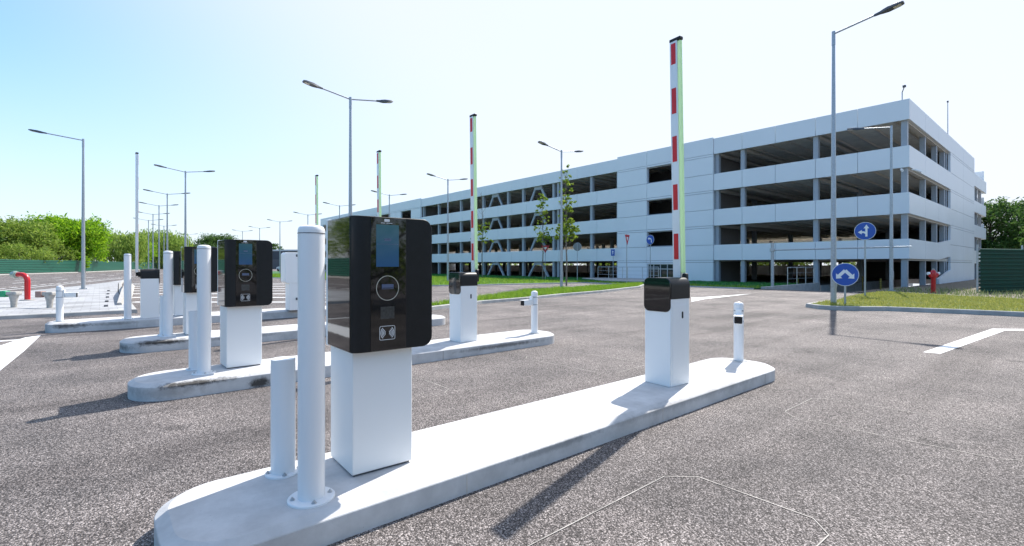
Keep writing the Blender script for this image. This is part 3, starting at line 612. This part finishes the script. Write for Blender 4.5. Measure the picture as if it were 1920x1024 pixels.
for y0, y1 in ((67.5, 70.8), (74.5, 79), (85, 88.5), (94, 97.5), (103, 106.4)):
    holes += [(Y(y0), Y(y1), a, b) for a, b in ((8.48, 9.87), (5.69, 7.02), (2.92, 4.26), (.2, 1.46))]
m = M(); clad(m, FY, Y(64.52), Y(107.8), -.3, 11.33, [Y(y) for y in (66, 72.6, 82, 91.2, 100.6)], lines, holes, -.10, .16); m.build('stair_tower_wall', 'panel', G)
for h in holes+[(Y(22.5), Y(25.06), a, b) for a, b in ((8.48, 9.87), (5.69, 7.02), (2.92, 4.26))]:
    f = M().box(.10, .14, h[0], h[1], h[2], h[2]+.07); f.box(.10, .14, h[0], h[1], h[3]-.07, h[3]); f.box(.10, .14, h[0], h[0]+.07, h[2]+.07, h[3]-.07); f.box(.10, .14, h[1]-.07, h[1], h[2]+.07, h[3]-.07)
    fr = f.build('window', 'col', G)
m = M(); clad(m, SX, 13.3, 25.4, -.5, 11.25, [19.2], lines, (), 0, .16); m.build('side_wall', 'panel', G)
for z0, z1 in ((9.0, 10.2), (6.5, 7.6), (4.08, 5.24), (1.5, 2.75)):
    m = M(); clad(m, SX, 25.4, 35.9, z0, z1, [28.8, 32.3], (), (), .25, .41); m.prism([(.25, z0), (12, z0), (12, z1), (.25, z1)], lambda u, v, d: (d, u, v), 35.74, 35.9); m.build('spandrel_panel', 'panel', G)
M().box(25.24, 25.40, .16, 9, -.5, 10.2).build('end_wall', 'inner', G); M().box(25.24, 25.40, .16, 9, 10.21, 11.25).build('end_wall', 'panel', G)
# frame: columns, decks, girders, braces
cols = [Y(y) for y in (7.2, 11.95, 16.85, 18.85, 28.4, 31.65, 36.2, 36.9, 41.8, 44.5, 49.4, 54.4, 60, 64.2)]
for cy in cols: M().box(.20, .52, cy-.15, cy+.15, -.8 if cy < 6 else -.05, 10.3).build('column', 'col', G, bevel=.01)
for cx in (5.6, 9.4, 12.3, 13.1): M().box(cx-.14, cx+.14, .2, .5, -.8, 10.3).build('column', 'col', G, bevel=.01)
for cx in (9.5, 18, 26.5, 33.6):
    for cy in np.arange(4.9, 100, 8.2): M().box(cx-.17, cx+.17, cy-.17, cy+.17, -.8, 10.3).build('column', 'col', G)
for cx in (28.5, 31.2, 34.0): M().box(cx-.12, cx+.12, .45, .7, -.4, 9.3).build('column', 'col', G)
for zb in (10.30, 7.45, 4.68, 1.98):
    M().box(.2, 25.2, .2, Y(107), zb, zb+.22).build('deck', 'slab', G)
    M().box(25.45, 34.5, .75, Y(107), zb-(.5 if zb > 10 else 0), zb+.22-(.5 if zb > 10 else 0)).build('deck', 'slab', G)
    m = M()
    for cy in np.arange(.9, 100, 1.25): m.box(.6, 25.1, cy-.05, cy+.05, zb-.14, zb-.001)
    m.build('deck_rib', 'beam', G)
    m = M()
    for cy in cols[:4]+list(np.arange(21, 100, 8.2)): m.box(.5, 25.1, cy-.12, cy+.12, zb-.36, zb-.141)
    for cx in (.36, 9.5, 18, 26.5): m.box(cx-.12, cx+.12, .3, 100, zb-.22, zb-.142) if False else None
    m.build('girder', 'beam', G)
    M().box(.55, 12.9, .26, .42, zb-.30, zb-.002).build('edge_beam', 'frame', G)
for (ya, yb) in ((37.2, 41.5), (44.8, 49.1)):
    for z0, z1 in ((-.05, 1.9), (2.3, 4.6), (5.0, 7.35), (7.8, 10.2)):
        a, b = Y(ya)+.5, Y(yb)-.5; c = (a+b)/2
        for s in ((a, c-.25), (b, c+.25)):
            dx = .13
            m = M().prism([(s[0]-dx, z0), (s[0]+dx, z0), (s[1]+dx, z1), (s[1]-dx, z1)], FY, .26, .44); m.build('brace', 'col', G)
        M().box(.24, .46, c-.62, c+.62, z1-.55, z1+.0).build('gusset', 'col', G)
# rear side and end, stair core
for z0, z1 in BZ+[(-.3, 1.3)]: M().box(34.55, 34.7, .3, Y(107), z0, z1).build('rear_panel', 'panel', G)
M().box(.2, 34.6, Y(107.3), Y(107.6), -.3, 11.2).build('end_wall', 'panel', G)
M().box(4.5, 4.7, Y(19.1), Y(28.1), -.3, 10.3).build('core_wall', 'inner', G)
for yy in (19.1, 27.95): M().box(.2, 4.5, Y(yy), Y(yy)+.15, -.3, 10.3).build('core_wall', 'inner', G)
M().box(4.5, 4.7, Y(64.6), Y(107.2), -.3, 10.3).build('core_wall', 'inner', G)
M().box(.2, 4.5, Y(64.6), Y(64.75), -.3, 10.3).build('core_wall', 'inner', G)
M().box(.2, 60-36.75, 4.72, 4.9, -.8, -.01).build('ramp_side_wall', 'conc', G)
M().box(.2, 25.4, Y(11.7), Y(107), -.14, -.006).build('ground_deck', 'slab', G)
m = M().box(.02, .05, Y(22.47), Y(24.98), -.0, 1.44); d = m.build('entrance_door', 'glass', G)
m = M()
for yy in (22.47, 23.05, 23.72, 24.38, 24.92): m.box(-.03, .02, Y(yy), Y(yy)+.06, 0, 1.44)
m.box(-.034, .018, Y(22.5), Y(24.95), .98, 1.04); m.box(-.034, .018, Y(22.5), Y(24.95), 1.39, 1.45); m.build('door_frame', 'frame', d)
M().box(.03, .09, Y(22.6), Y(22.62), 0, 0).v
for (x, y) in ((3.2, 2.3), (.36, 6.4), (9.5, 4.9)):
    M().box(x-.16, x+.16, y-.2, y-.17, -.7, .45).build('corner_guard', 'hazard', G)
m = M().tube([(.05, .35, 11.25), (.05, .35, 11.75)], .03, 8); m.tube([(.05, .35, 11.72), (-.12, .22, 11.95)], .03, 8); fl = m.build('floodlight', 'galv', G)
M().box(-.22, -.08, .13, .29, 11.92, 12.06).build('lamp_head', 'lamp', fl, bevel=.02)
m = M().tube([(18.5, .9, 10.5), (18.5, .9, 15.2)], [.05, .03], 8); an = m.build('antenna_mast', 'galv', G)
M().box(18.42, 18.58, .84, .96, 15.2, 15.36).build('beacon', 'lamp', an, bevel=.03)
for p, a in (((.03, .42, 7.05), 200), ((.42, -.03, 7.05), -40)):
    ca, sa = math.cos(R(a)), math.sin(R(a)); x, y, z = p
    M().tube([(x, y, z), (x+ca*.15, y+sa*.15, z+.02), (x+ca*.2, y+sa*.2, z), (x+ca*.55, y+sa*.55, z-.12)], [.03, .03, .07, .07], 10).build('security_camera', 'white', G, smooth=True)

def railing(pts, h, loc, label, n=None):
    t = thing('handrail', label, 'handrail', loc)
    m = M(); m.tube([(x, y, z+h) for x, y, z in pts], .028, 8); m.build('top_rail', 'steel', t, smooth=True)
    for q in (.35, .68):
        M().tube([(x, y, z+h*q) for x, y, z in pts], .012, 6).build('rail', 'steel', t, smooth=True)
    for x, y, z in pts: M().tube([(x, y, z), (x, y, z+h)], .025, 8).build('post', 'steel', t, smooth=True)
    return t
railing([(x, 0, 0) for x in (0, 1.45, 2.9, 4.35)], 1.05, (31.6, 11.72, .145), 'steel handrail on the low wall beside the garage entrance')
struct(M().prism([(30.2, 21.2), (36.6, 21.2), (36.6, 29.6), (34.0, 30.2), (30.2, 24.4)], XY, -.05, .16).build('entrance_platform', 'conc', bevel=.02))
railing([(0, y, 0) for y in (0, 1.5, 3.0, 3.5, 5.0, 6.2)], 1.02, (34.2, 22.3, .16), 'steel handrail on the raised step by the stair tower door')

t = thing('height_gauge', 'white height limit bar on grey post before the garage entrance', 'height barrier', (29.5, 11.75, 0))
M().tube([(0, 0, 0), (0, 0, 2.62)], .085, 16).build('post', 'galv', t, smooth=True)
M().tube([(-.05, -.1, 2.2), (-.25, -6.25, 2.22)], [.038, .034], 12).build('bar', 'galv', t, smooth=True)
M().box(-.09, .09, -.12, .12, 2.12, 2.3).build('bracket', 'galv', t, bevel=.01)
M().tube([(-.25, -6.25, 2.22), (-.251, -6.33, 2.222)], .04, 12).build('end_cap', 'signw', t, smooth=True)

# ------------------------------------------------------------------ signs
def arrow(m, pts, w, hl, hw, d):
    """flat arrow along a 2-D polyline in the sign plane, head at the last point"""
    P = [Vector(p) for p in pts]; n = len(P); e = (P[-1]-P[-2]).normalized(); tip = P[-1]; P[-1] = tip-e*hl
    L_, R_ = [], []
    for i, p in enumerate(P):
        q = (P[min(i+1, n-1)]-P[max(i-1, 0)]).normalized(); a = Vector((-q.y, q.x))*w/2; L_.append(p+a); R_.append(p-a)
    for i in range(n-1): m.prism([tuple(L_[i]), tuple(R_[i]), tuple(R_[i+1]), tuple(L_[i+1])], YZ, d, d-.003)
    a = Vector((-e.y, e.x))*hw/2; b = P[-1]; m.prism([tuple(b+a), tuple(b-a), tuple(tip)], YZ, d, d-.003)
def circ(r, n=40, cx=0, cy=0): return [(cx+r*math.cos(2*math.pi*k/n), cy+r*math.sin(2*math.pi*k/n)) for k in range(n)]
def make_sign(name, kind, loc, zc, face, label, size=.36, ph=None):
    """the sign faces local -X; face is the heading it looks to, in degrees"""
    t = thing(name, label, 'road sign', loc, R(face-180))
    M().tube([(.03, 0, 0), (.03, 0, (ph or zc+size*.8))], .030, 12).build('post', 'galv', t, smooth=True)
    Z0 = zc
    S = lambda o: [(u, v+Z0) for u, v in o]
    if kind == 'square':
        pl = M().prism(S(rrect(-size*.72, size*.72, -size, size, .03)), YZ, -.012, 0).build('sign_plate', 'signw', t)
        M().prism(S(rrect(-size*.69, size*.69, -size*.97, size*.97, .025)), YZ, -.016, -.0125).build('blue_face', 'blue', pl)
        m = M(); arrow(m, S([(0, -size*.55), (0, size*.6)]), size*.20, size*.45, size*.6, -.0165); m.build('arrow', 'signw', pl)
    elif kind == 'yield':
        w = size; o = [(-w, w*.75), (0, -w*1.0), (w, w*.75)]
        pl = M().prism(S(o), YZ, -.012, 0).build('sign_plate', 'signr', t, bevel=.004)
        M().prism(S([(u*.40, v*.40+w*.06) for u, v in o]), YZ, -.0165, -.0125).build('white_centre', 'signw', pl)
    else:
        pl = M().prism(S(circ(size)), YZ, -.012, 0).build('sign_plate', 'signw', t)
        if kind == 'back': M().prism(S(circ(size*.97)), YZ, .0004, .004).build('sign_back', 'signb', pl)
        if kind == 'back': M().prism(S(circ(size*.9)), YZ, -.016, -.0125).build('blue_face', 'blue', pl)
        else:
            M().prism(S(circ(size)), YZ, .0004, .004).build('sign_back', 'signb', pl)
            M().prism(S(circ(size*.955)), YZ, -.016, -.0125).build('blue_face', 'blue', pl)
        m = M(); s = size
        # local +Y shows on the left when the sign is seen from its face... u is mirrored below
        if kind == 'split':
            for g in (-1, 1): arrow(m, S([(0, s*.36), (g*s*.66, -s*.36)]), s*.26, s*.34, s*.62, -.0165 if g > 0 else -.0168)
        if kind == 'straight_left':
            arrow(m, S([(-s*.12, -s*.62), (-s*.12, s*.72)]), s*.2, s*.42, s*.52, -.0165)
            arrow(m, S([(-s*.12, -s*.30), (s*.10, -s*.12), (s*.66, -s*.12)]), s*.19, s*.36, s*.50, -.0169)
        if kind == 'left':
            arrow(m, S([(-s*.34, -s*.6), (-s*.34, -s*.15), (-s*.26, s*.10), (-s*.08, s*.24), (s*.62, s*.26)]), s*.22, s*.42, s*.62, -.0165)
        if m.v: m.build('arrow', 'signw', pl)
    return t
make_sign('road_sign', 'split', (17.9, 4.96, .03), 1.02, 195, 'low round blue sign with two arrows parting downward', .36)
make_sign('road_sign', 'straight_left', (23.6, 5.85, .1), 2.62, 194, 'round blue sign with straight and left arrows, on a tall post', .36)
make_sign('road_sign', 'left', (35.0, 23.6, .1), 3.35, 174, 'round blue sign with a single arrow curving left', .40)
make_sign('road_sign', 'square', (36.2, 28.4, .1), 2.40, 180, 'small blue rectangular sign with a white upward arrow', .31)
make_sign('road_sign', 'yield', (26.6, 19.7, .1), 2.95, 284, 'red yield triangle seen nearly edge-on beside the garage', .40)
make_sign('road_sign', 'yield', (31.4, 32.4, .05), 2.80, 226, 'red yield triangle facing us between the young trees', .40)
make_sign('road_sign', 'back', (30.8, 27.9, .05), 2.83, 30, 'round road sign seen from its dark grey back', .36)

# ------------------------------------------------------------------ hydrants, valves, barrier, fences
t = thing('fire_hydrant', 'red pillar hydrant with two white outlet caps on the grass', 'fire hydrant', (30.0, 4.75, .05))
M().lathe([(.13, 0), (.13, .05), (.09, .06), (.088, .66), (.10, .70), (.11, .76), (.115, .92), (.10, 1.0), (.06, 1.06), (.001, 1.07)], seg=24).build('barrel', 'hred', t, smooth=True)
for s in (-1, 1):
    a = Vector((.764, -.645, 0))*s
    M().tube([a*.10+Vector((0, 0, .74)), a*.20+Vector((0, 0, .88))], [.07, .065], 14).build('outlet', 'hred', t, smooth=True)
    M().tube([a*.19+Vector((0, 0, .90)), a*.27+Vector((0, 0, .90))], .07, 14).build('outlet_cap', 'signw', t, smooth=True)
M().lathe([(.05, 1.06), (.05, 1.11), (.03, 1.13)], seg=6).build('operating_nut', 'dull', t)

t = thing('standpipe', 'red bent standpipe with a pale coupling on the left paving', 'water pipe', (-1.96, 24.4, .09))
pts = [(0, 0, 0), (0, 0, .70)]+[(-.22*.764*(1-math.cos(R(a))), .22*.645*(1-math.cos(R(a))), .70+.22*math.sin(R(a))) for a in (15, 30, 45, 60, 75, 90)]+[(-.34*.764, .34*.645, .92)]
M().tube(pts, .082, 18).build('pipe', 'hred', t, smooth=True)
e = Vector((-.764, .645, 0)); p0 = Vector((-.34*.764, .34*.645, .92))
M().tube([p0, p0+e*.05, p0+e*.051, p0+e*.12, p0+e*.121, p0+e*.2], [.105, .105, .13, .13, .11, .10], 18).build('coupling', 'brassy', t, smooth=True)
M().lathe([(.2, -.0), (.2, .03), (.1, .032)], seg=20).build('collar', 'dull', t)
def valve(loc, ma, label):
    t = thing('valve_post', label, 'valve post', loc, R(-40), 'weathered valve posts on the paving'); t.scale = (.78, .78, .9)
    M().tube([(0, 0, 0), (0, 0, .2), (.0, 0, .38), (0, 0, .42)], [.09, .10, .15, .15], 14).build('stem', 'dull', t, smooth=True)
    M().box(-.2, .2, -.13, .13, .40, .52).build('top_casting', 'dull', t, bevel=.03)
    M().tube([(-.18, 0, .44), (-.34, 0, .44)], .05, 10).build('spindle', 'galv', t)
    M().box(-.46, -.24, -.11, .11, .34, .54).build('indicator_box', ma, t, bevel=.015)
valve((-1.95, 20.7, .09), 'vgreen', 'weathered valve post with a green box, left of the red standpipe')
valve((-1.12, 19.8, .09), 'vred', 'weathered valve post with a faded red box, right of the red standpipe')
t = thing('crash_barrier', 'low weathered concrete barrier along the edge of the paving', 'concrete barrier', (.50, 19.7, 0))
sec = [(-.22, 0), (.30, 0), (.24, .12), (.06, .26), (.03, .62), (-.10, .62), (-.12, .26), (-.2, .1)]
m = M(); N = 9; vs = []
for i in range(N):
    f = i/(N-1); s = .35+.65*min(1, f*3.5); vs += [(x*.8+f*.95, f*19, z*s*.66+.02) for x, z in sec]
q = len(sec); m.add(vs, [(i*q+k, i*q+(k+1) % q, (i+1)*q+(k+1) % q, (i+1)*q+k) for i in range(N-1) for k in range(q)]+[tuple(range(q)), tuple((N-1)*q+k for k in range(q))])
m.build('barrier_body', 'dull', t, smooth=True)
st = tag(M().prism(rrect(-.05, .05, -.07, .07, .015), XY, 0, .05).build('paving_stud', 'dkgrey', loc=(.15, 19.25, .09), bevel=.01), 'dark square studs set in a row on the pale paving', 'stud', 'dark studs along the paving edge')
for y in (21.7, 24.5, 27.2, 30.5): dup(st, (.15+(y-19.25)*.016, y, .09))

def fence(name, pts, h, ma, label, post, wav=.25, z0=0.0):
    t = thing(name, label, 'fence', (pts[0][0], pts[0][1], z0)); ox, oy = pts[0]
    prof = []; n = int(h/wav)
    for k in range(n):
        z = k*wav; prof += [(0, z), (0, z+wav*.42), (.07, z+wav*.52), (.07, z+wav*.90)]
    prof.append((0, n*wav)); q = len(prof)
    for (x0, y0), (x1, y1) in zip(pts, pts[1:]):
        d = Vector((x1-x0, y1-y0)); L = d.length; d.normalize(); a = Vector((d.y, -d.x)); m = M()
        f = [(x0-ox+a.x*o, y0-oy+a.y*o, z) for o, z in prof]; g = [(x1-ox+a.x*o, y1-oy+a.y*o, z) for o, z in prof]
        b = [(x0-ox+a.x*(o-.012), y0-oy+a.y*(o-.012), z) for o, z in prof]; c = [(x1-ox+a.x*(o-.012), y1-oy+a.y*(o-.012), z) for o, z in prof]
        vs = f+g+b+c; fs = [(k, k+1, q+k+1, q+k) for k in range(q-1)]+[(2*q+k, 3*q+k, 3*q+k+1, 2*q+k+1) for k in range(q-1)]+[(k, 2*q+k, 2*q+k+1, k+1) for k in range(q-1)]+[(q-1, 2*q-1, 4*q-1, 3*q-1)]
        m.add(vs, fs); m.build('sheet', ma, t)
        for k in range(max(1, int(L/post))):
            p = Vector((x0-ox, y0-oy))+d*(k*post); r = p-a*.06; M().box(r.x-.035, r.x+.035, r.y-.035, r.y+.035, -.1, h+.02).build('post', 'postg', t)
    return t
FL = [(-12, -4), (-14.2, 20), (-14.4, 45), (-13.3, 75), (-10.3, 95), (-2.7, 116.2), (4.5, 152), (18, 218), (45, 300)]
fence('fence', FL, 2.05, 'green', 'long bright green corrugated fence below the trees at the left', 9.5, z0=.1)
m = M(); kerbline(m, [(x+.55, y) for x, y in FL], .4, .13); struct(m.build('fence_kerb', 'kerb'))
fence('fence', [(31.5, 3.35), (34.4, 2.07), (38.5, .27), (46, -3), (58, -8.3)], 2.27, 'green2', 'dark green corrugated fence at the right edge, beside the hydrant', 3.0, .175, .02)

# ------------------------------------------------------------------ trees
def leaves(name, centres, n, size, ma, parent, seed, droop=0., flat=.6):
    """centres: (x, y, z, radius) lobes; leaf-sized quads gathered in clumps over each lobe's skin and interior"""
    g = np.random.default_rng(seed); C = np.array(centres); w = C[:, 3]**2; w /= w.sum()
    clumps = []
    for i in g.choice(len(C), int(n/14)+1, p=w):
        d = g.normal(size=3); d /= np.linalg.norm(d)
        if d[2] < -.35: d[2] *= -.6
        r = C[i, 3]*g.uniform(.55, 1.05); clumps.append(C[i, :3]+d*r*np.array([1, 1, .92]))
    clumps = np.repeat(np.array(clumps), 14, 0)[:n]; k = len(clumps)
    cr = float(np.mean(C[:, 3]))*.16
    p = clumps+g.normal(0, cr, (k, 3))*np.array([1, 1, .75 if not droop else .4])
    if droop: p[:, 2] -= np.abs(g.normal(0, droop, k))
    s = size*g.uniform(.6, 1.35, (k, 1))
    a = g.normal(size=(k, 3)); a /= np.linalg.norm(a, axis=1, keepdims=True); b = g.normal(size=(k, 3))
    if droop: a = a*.35+np.array([0, 0, -1.0]); a /= np.linalg.norm(a, axis=1, keepdims=True)
    b -= a*(a*b).sum(1, keepdims=True); b /= np.linalg.norm(b, axis=1, keepdims=True)
    v = np.stack([p-a*s, p+b*s*flat*.5, p+a*s, p-b*s*flat*.5], 1).reshape(-1, 3)
    me = bpy.data.meshes.new(name); me.from_pydata(v.tolist(), [], np.arange(4*k).reshape(-1, 4).tolist()); me.materials.append(ma)
    o = bpy.data.objects.new(name, me); COL.objects.link(o); o.parent = parent; return o
def tree(name, loc, h, w, ma, n, size, label, seed, cat='tree', droop=0., group=None, nl=16, low=.18, flat=.6):
    rnd = random.Random(seed); t = thing(name, label, cat, loc, 0, group)
    th = h*low; m = M()
    m.tube([(0, 0, -.1), (.02*h, 0, th), (0, .02*h, h*.55), (0, 0, h*.85)], [h*.028, h*.022, h*.014, h*.004], 9)
    L = []
    for i in range(nl):
        a = i*2.4+rnd.uniform(-.4, .4); f = (i+.5)/nl; z = h*(low+.10+(.80-low)*f); env = math.sin(math.pi*(.12+.80*f))**.6
        rr = w*.5*env*rnd.uniform(.45, .78); lr = w*.5*rnd.uniform(.30, .46)*(.75+.4*env)
        L.append((math.cos(a)*rr, math.sin(a)*rr, min(z, h-lr*.8), lr))
        m.tube([(0, .01*h, z*.55), (math.cos(a)*rr*.5, math.sin(a)*rr*.5, z*.8), (math.cos(a)*rr, math.sin(a)*rr, z)], [h*.010, h*.007, h*.002], 6)
    m.build('trunk', 'bark', t, smooth=True)
    leaves('crown', L, n, size, ma, t, seed, droop, flat)
    return t
tree('tree', (-11.3, 119, 0), 9.0, 13.5, LEAF['olive'], 19000, .30, 'broad dull olive tree at the far left behind the green fence', 11)
tree('tree', (-17.5, 110, 0), 9.0, 10, LEAF['dark'], 7000, .24, 'dark tree cut by the left edge of the picture', 12)
tree('tree', (-4.6, 127, 0), 10.4, 13.5, LEAF['bright'], 22000, .34, 'tall bright yellow-green tree left of the single-arm lamp', 13)
tree('willow_tree', (4.2, 170, 0), 10.6, 15, LEAF['willow'], 12000, .34, 'loose feathery pale green tree between the bright tree and the willow', 14, droop=1.3)
tree('tree', (9.4, 186, 0), 8.6, 8.5, LEAF['bright'], 6000, .30, 'small bright green tree left of the weeping willow', 15)
tree('willow_tree', (16.2, 205, 0), 13.4, 20, LEAF['willow'], 20000, .40, 'wide weeping willow behind the row of double lamps', 16, droop=2.2, nl=20)
tree('tree', (26.0, 215, 0), 9.2, 9, LEAF['dark'], 5000, .36, 'low dark tree right of the weeping willow', 17)
tree('tree', (35.5, 222, 0), 13.2, 16, LEAF['dark'], 11000, .40, 'dark rounded tree above the second ticket machine', 18)
tree('tree', (48.5, 190, 0), 9.5, 6, LEAF['dark'], 2500, .35, 'small dark tree beside the far dark warehouse', 19)
for i, (x, y, h, w, k, lb) in enumerate(((-9.6, 107.5, 4.6, 8.5, 'olive', 'leafy bush over the fence under the olive tree'), (-6.6, 121, 4.9, 8, 'willow', 'leafy bush over the fence under the bright tree'), (-2.6, 137, 5.4, 9, 'dark', 'dark bush over the fence right of the single-arm lamp'), (-17, 97, 4.2, 8, 'olive', 'bush behind the fence at the left picture edge'))):
    tree('bush', (x, y, 0), h, w, LEAF[k], 4500, .2, lb, 30+i, 'bush', nl=12, low=.06)
t = thing('vine', 'bright green creeper spilling over the green fence beside the lamp', 'vine', (-2.0, 115.6, 0))
leaves('foliage', [(0, 0, 2.2, .75), (.3, -.3, 1.5, .6), (.2, -.4, .95, .4), (-.4, 0, 2.4, .5)], 1500, .14, LEAF['bright'], t, 41)
M().tube([(.1, -.35, 0), (.25, -.35, 1.2), (.1, 0, 2.3)], .03, 6).build('stem', 'bark', t)
# out of the picture to the left, mirrored in the machines' gloss panels
for i, (x, y, h, w, k) in enumerate(((-21, 36, 8.2, 9.5, 'dark'), (-22, 47, 8.8, 11, 'olive'), (-23, 60, 9.5, 11, 'dark'), (-22, 74, 9, 10, 'olive'), (-21, 22, 8.5, 10, 'bright'), (-19, 88, 9, 9, 'olive'))):
    tree('tree', (x, y, 0), h, w, LEAF[k], 5000, .22, ('%s tree behind the fence beyond the left picture edge' % {'dark': 'dark green', 'olive': 'olive green', 'bright': 'bright green'}[k]), 50+i, group='trees beyond the left edge')
for i, (x, y, h, w, k) in enumerate(((0, -9.5, 4.6, 6.5, 'dark'), (5.2, -9, 5.4, 7, 'olive'), (10.5, -9.5, 5.0, 7, 'dark'), (16, -12, 6.5, 7, 'dark'), (22, -15, 6.5, 8, 'dark'), (-6, -10, 5, 7, 'dark'))):
    tree('tree', (x, y, 0), h, w, LEAF[k], 5000, .13, 'dark leafy tree out of the picture to the right, beside the lane', 90+i, group='trees beside the right lane', low=.02)
# right, behind the garage and the dark fence
for i, (x, y, h, w, k, lb) in enumerate(((92, -1, 9.2, 12, 'dark', 'tall dark tree at the right picture edge behind the green fence'), (103, 9.5, 11.0, 12, 'dark', 'dark tree just right of the garage corner'), (80, -6.5, 9, 11, 'olive', 'mid green tree above the dark green fence'), (112, -8, 10, 15, 'dark', 'big dark tree rearmost at the right edge'), (66, -8.5, 7.5, 8, 'dark', 'low dark tree close behind the dark green fence'))):
    tree('tree', (x, y, 0), h, w, LEAF[k], 17000, .30, lb, 60+i, nl=22, low=.03)
for i, (x, y, h) in enumerate(((80, 30, 9), (84, 42, 10), (82, 55, 9), (83, 68, 10), (82, 18, 8))):
    tree('tree', (x, y, 0), h*.8, 13, LEAF['olive'], 7000, .35, 'green tree behind the garage, glimpsed through its open decks', 70+i, group='trees behind the garage', low=.02)

def sapling(loc, h, label, seed, n, bare=0., spread=.9, clump=None):
    n = int(n*1.7)
    rnd = random.Random(seed); t = thing('young_tree', label, 'young tree', loc)
    m = M(); pts = [(rnd.uniform(-.05, .05)*k/4, rnd.uniform(-.05, .05)*k/4, h*k/9) for k in range(10)]; pts[0] = (0, 0, -.05)
    m.tube(pts, [.05*(1-k/9.6)+.006 for k in range(10)], 8); L = []
    for i in range(26):
        f = .30+.68*i/26; z = h*f; b = Vector(pts[min(9, int(f*9))]); b.z = z; a = i*2.4+rnd.uniform(-.5, .5)
        ln = spread*(1.15-f)*rnd.uniform(.55, 1.1); e = b+Vector((math.cos(a)*ln, math.sin(a)*ln, ln*rnd.uniform(.8, 1.5)))
        mid = b.lerp(e, .5)+Vector((0, 0, -.06)); m.tube([b, mid, e], [.014, .010, .004], 5)
        for k in range(3):
            q = b.lerp(e, rnd.uniform(.35, .9)); e2 = q+Vector((rnd.uniform(-.3, .3), rnd.uniform(-.3, .3), rnd.uniform(.1, .4))); m.tube([q, e2], [.006, .003], 4)
            if f < 1-bare: L.append((*e2, .20*rnd.uniform(.6, 1.5)))
        if f < 1-bare: L.append((*e, .22*rnd.uniform(.6, 1.5)))
    m.build('trunk', 'ybark', t, smooth=True)
    if clump: L += [clump]*6
    leaves('crown', L, n, .085, LEAF['young'], t, seed, flat=.9)
    return t
sapling((22.6, 21.4, .08), 7.2, 'leafiest young tree, tall and slender beside a double-arm lamp', 81, 1700, 0, .95, (.1, 0, 3.3, .8))
sapling((30.6, 31.9, .05), 7.6, 'young tree with sparse leaves behind the red yield triangle', 82, 1300, .05, 1.1, (.2, 0, 3.6, .7))
sapling((29.6, 39.7, .05), 8.6, 'young tree with a bare top, right of a striped boom', 83, 900, .42, 1.25)

t = thing('hedge', 'green hedge behind the garage, seen through its ground floor', 'hedge', (77, 0, 0))
leaves('foliage', [(random.uniform(-.5, .5), y*1.6-10, random.uniform(.6, 2.4), 1.5) for y in range(95)], 12000, .3, LEAF['olive'], t, 95)

# ------------------------------------------------------------------ far background
t = thing('warehouse', 'dark grey flat-roofed warehouse far behind the lanes', 'warehouse', (44, 176, 0), R(-40))
M().box(-22, 14, 0, 20, 0, 6.0).build('wall', 'ware', t)
M().box(-22.2, 14.2, -.2, 20.2, 6.0, 6.5).build('roof_edge', 'frame', t)
for x in (-16, -8, 0, 7): M().box(x, x+3.5, -.06, .02, 0, 3.2).build('loading_door', 'dkgrey', t)
t = thing('house', 'small house with orange tiled roof glimpsed through the garage', 'house', (98, 17, 0), R(20))
M().box(-5, 5, -4, 4, 0, 5.2).build('wall', 'render', t)
M().add([(-5.6, -4.6, 5.2), (5.6, -4.6, 5.2), (5.6, 4.6, 5.2), (-5.6, 4.6, 5.2), (-2, 0, 7.2), (2, 0, 7.2)], [(0, 1, 5, 4), (1, 2, 5), (2, 3, 4, 5), (3, 0, 4), (3, 2, 1, 0)]).build('roof', 'tile', t)
for x in (-3, 1.8): M().box(x, x+1.2, -4.05, -3.98, 1.2, 2.6).build('window', 'glass', t)
def car(ma, loc, rz, label):
    t = thing('parked_car', label, 'car', loc, rz, 'cars parked far away')
    side = [(-2.1, .35), (2.1, .35), (2.15, .75), (1.9, .92), (1.0, 1.0), (.35, 1.45), (-1.2, 1.48), (-1.9, 1.05), (-2.15, .95)]
    M().prism(side, XZ, -.85, .85).build('body', ma, t, bevel=.06)
    m = M()
    for s in (-.87, .855): m.prism([(.85, 1.0), (.30, 1.38), (-1.1, 1.40), (-1.6, 1.03)], XZ, s, s+.015)
    m.build('window', 'glass', t)
    for x in (-1.3, 1.35):
        for s in (-.88, .68): M().tube([(x, s, .32), (x, s+.2, .32)], .32, 16).build('wheel', 'tyre', t, smooth=True)
    return t
car('carw', (30.5, 112, 0), R(100), 'white car parked far off left of the backwards ticket machine')
car('card', (32.0, 100, 0), R(160), 'black car parked far off just left of the backwards ticket machine')
car('carw', (14.5, 103, 0), R(50), 'white car parked far off left of the second ticket machine')
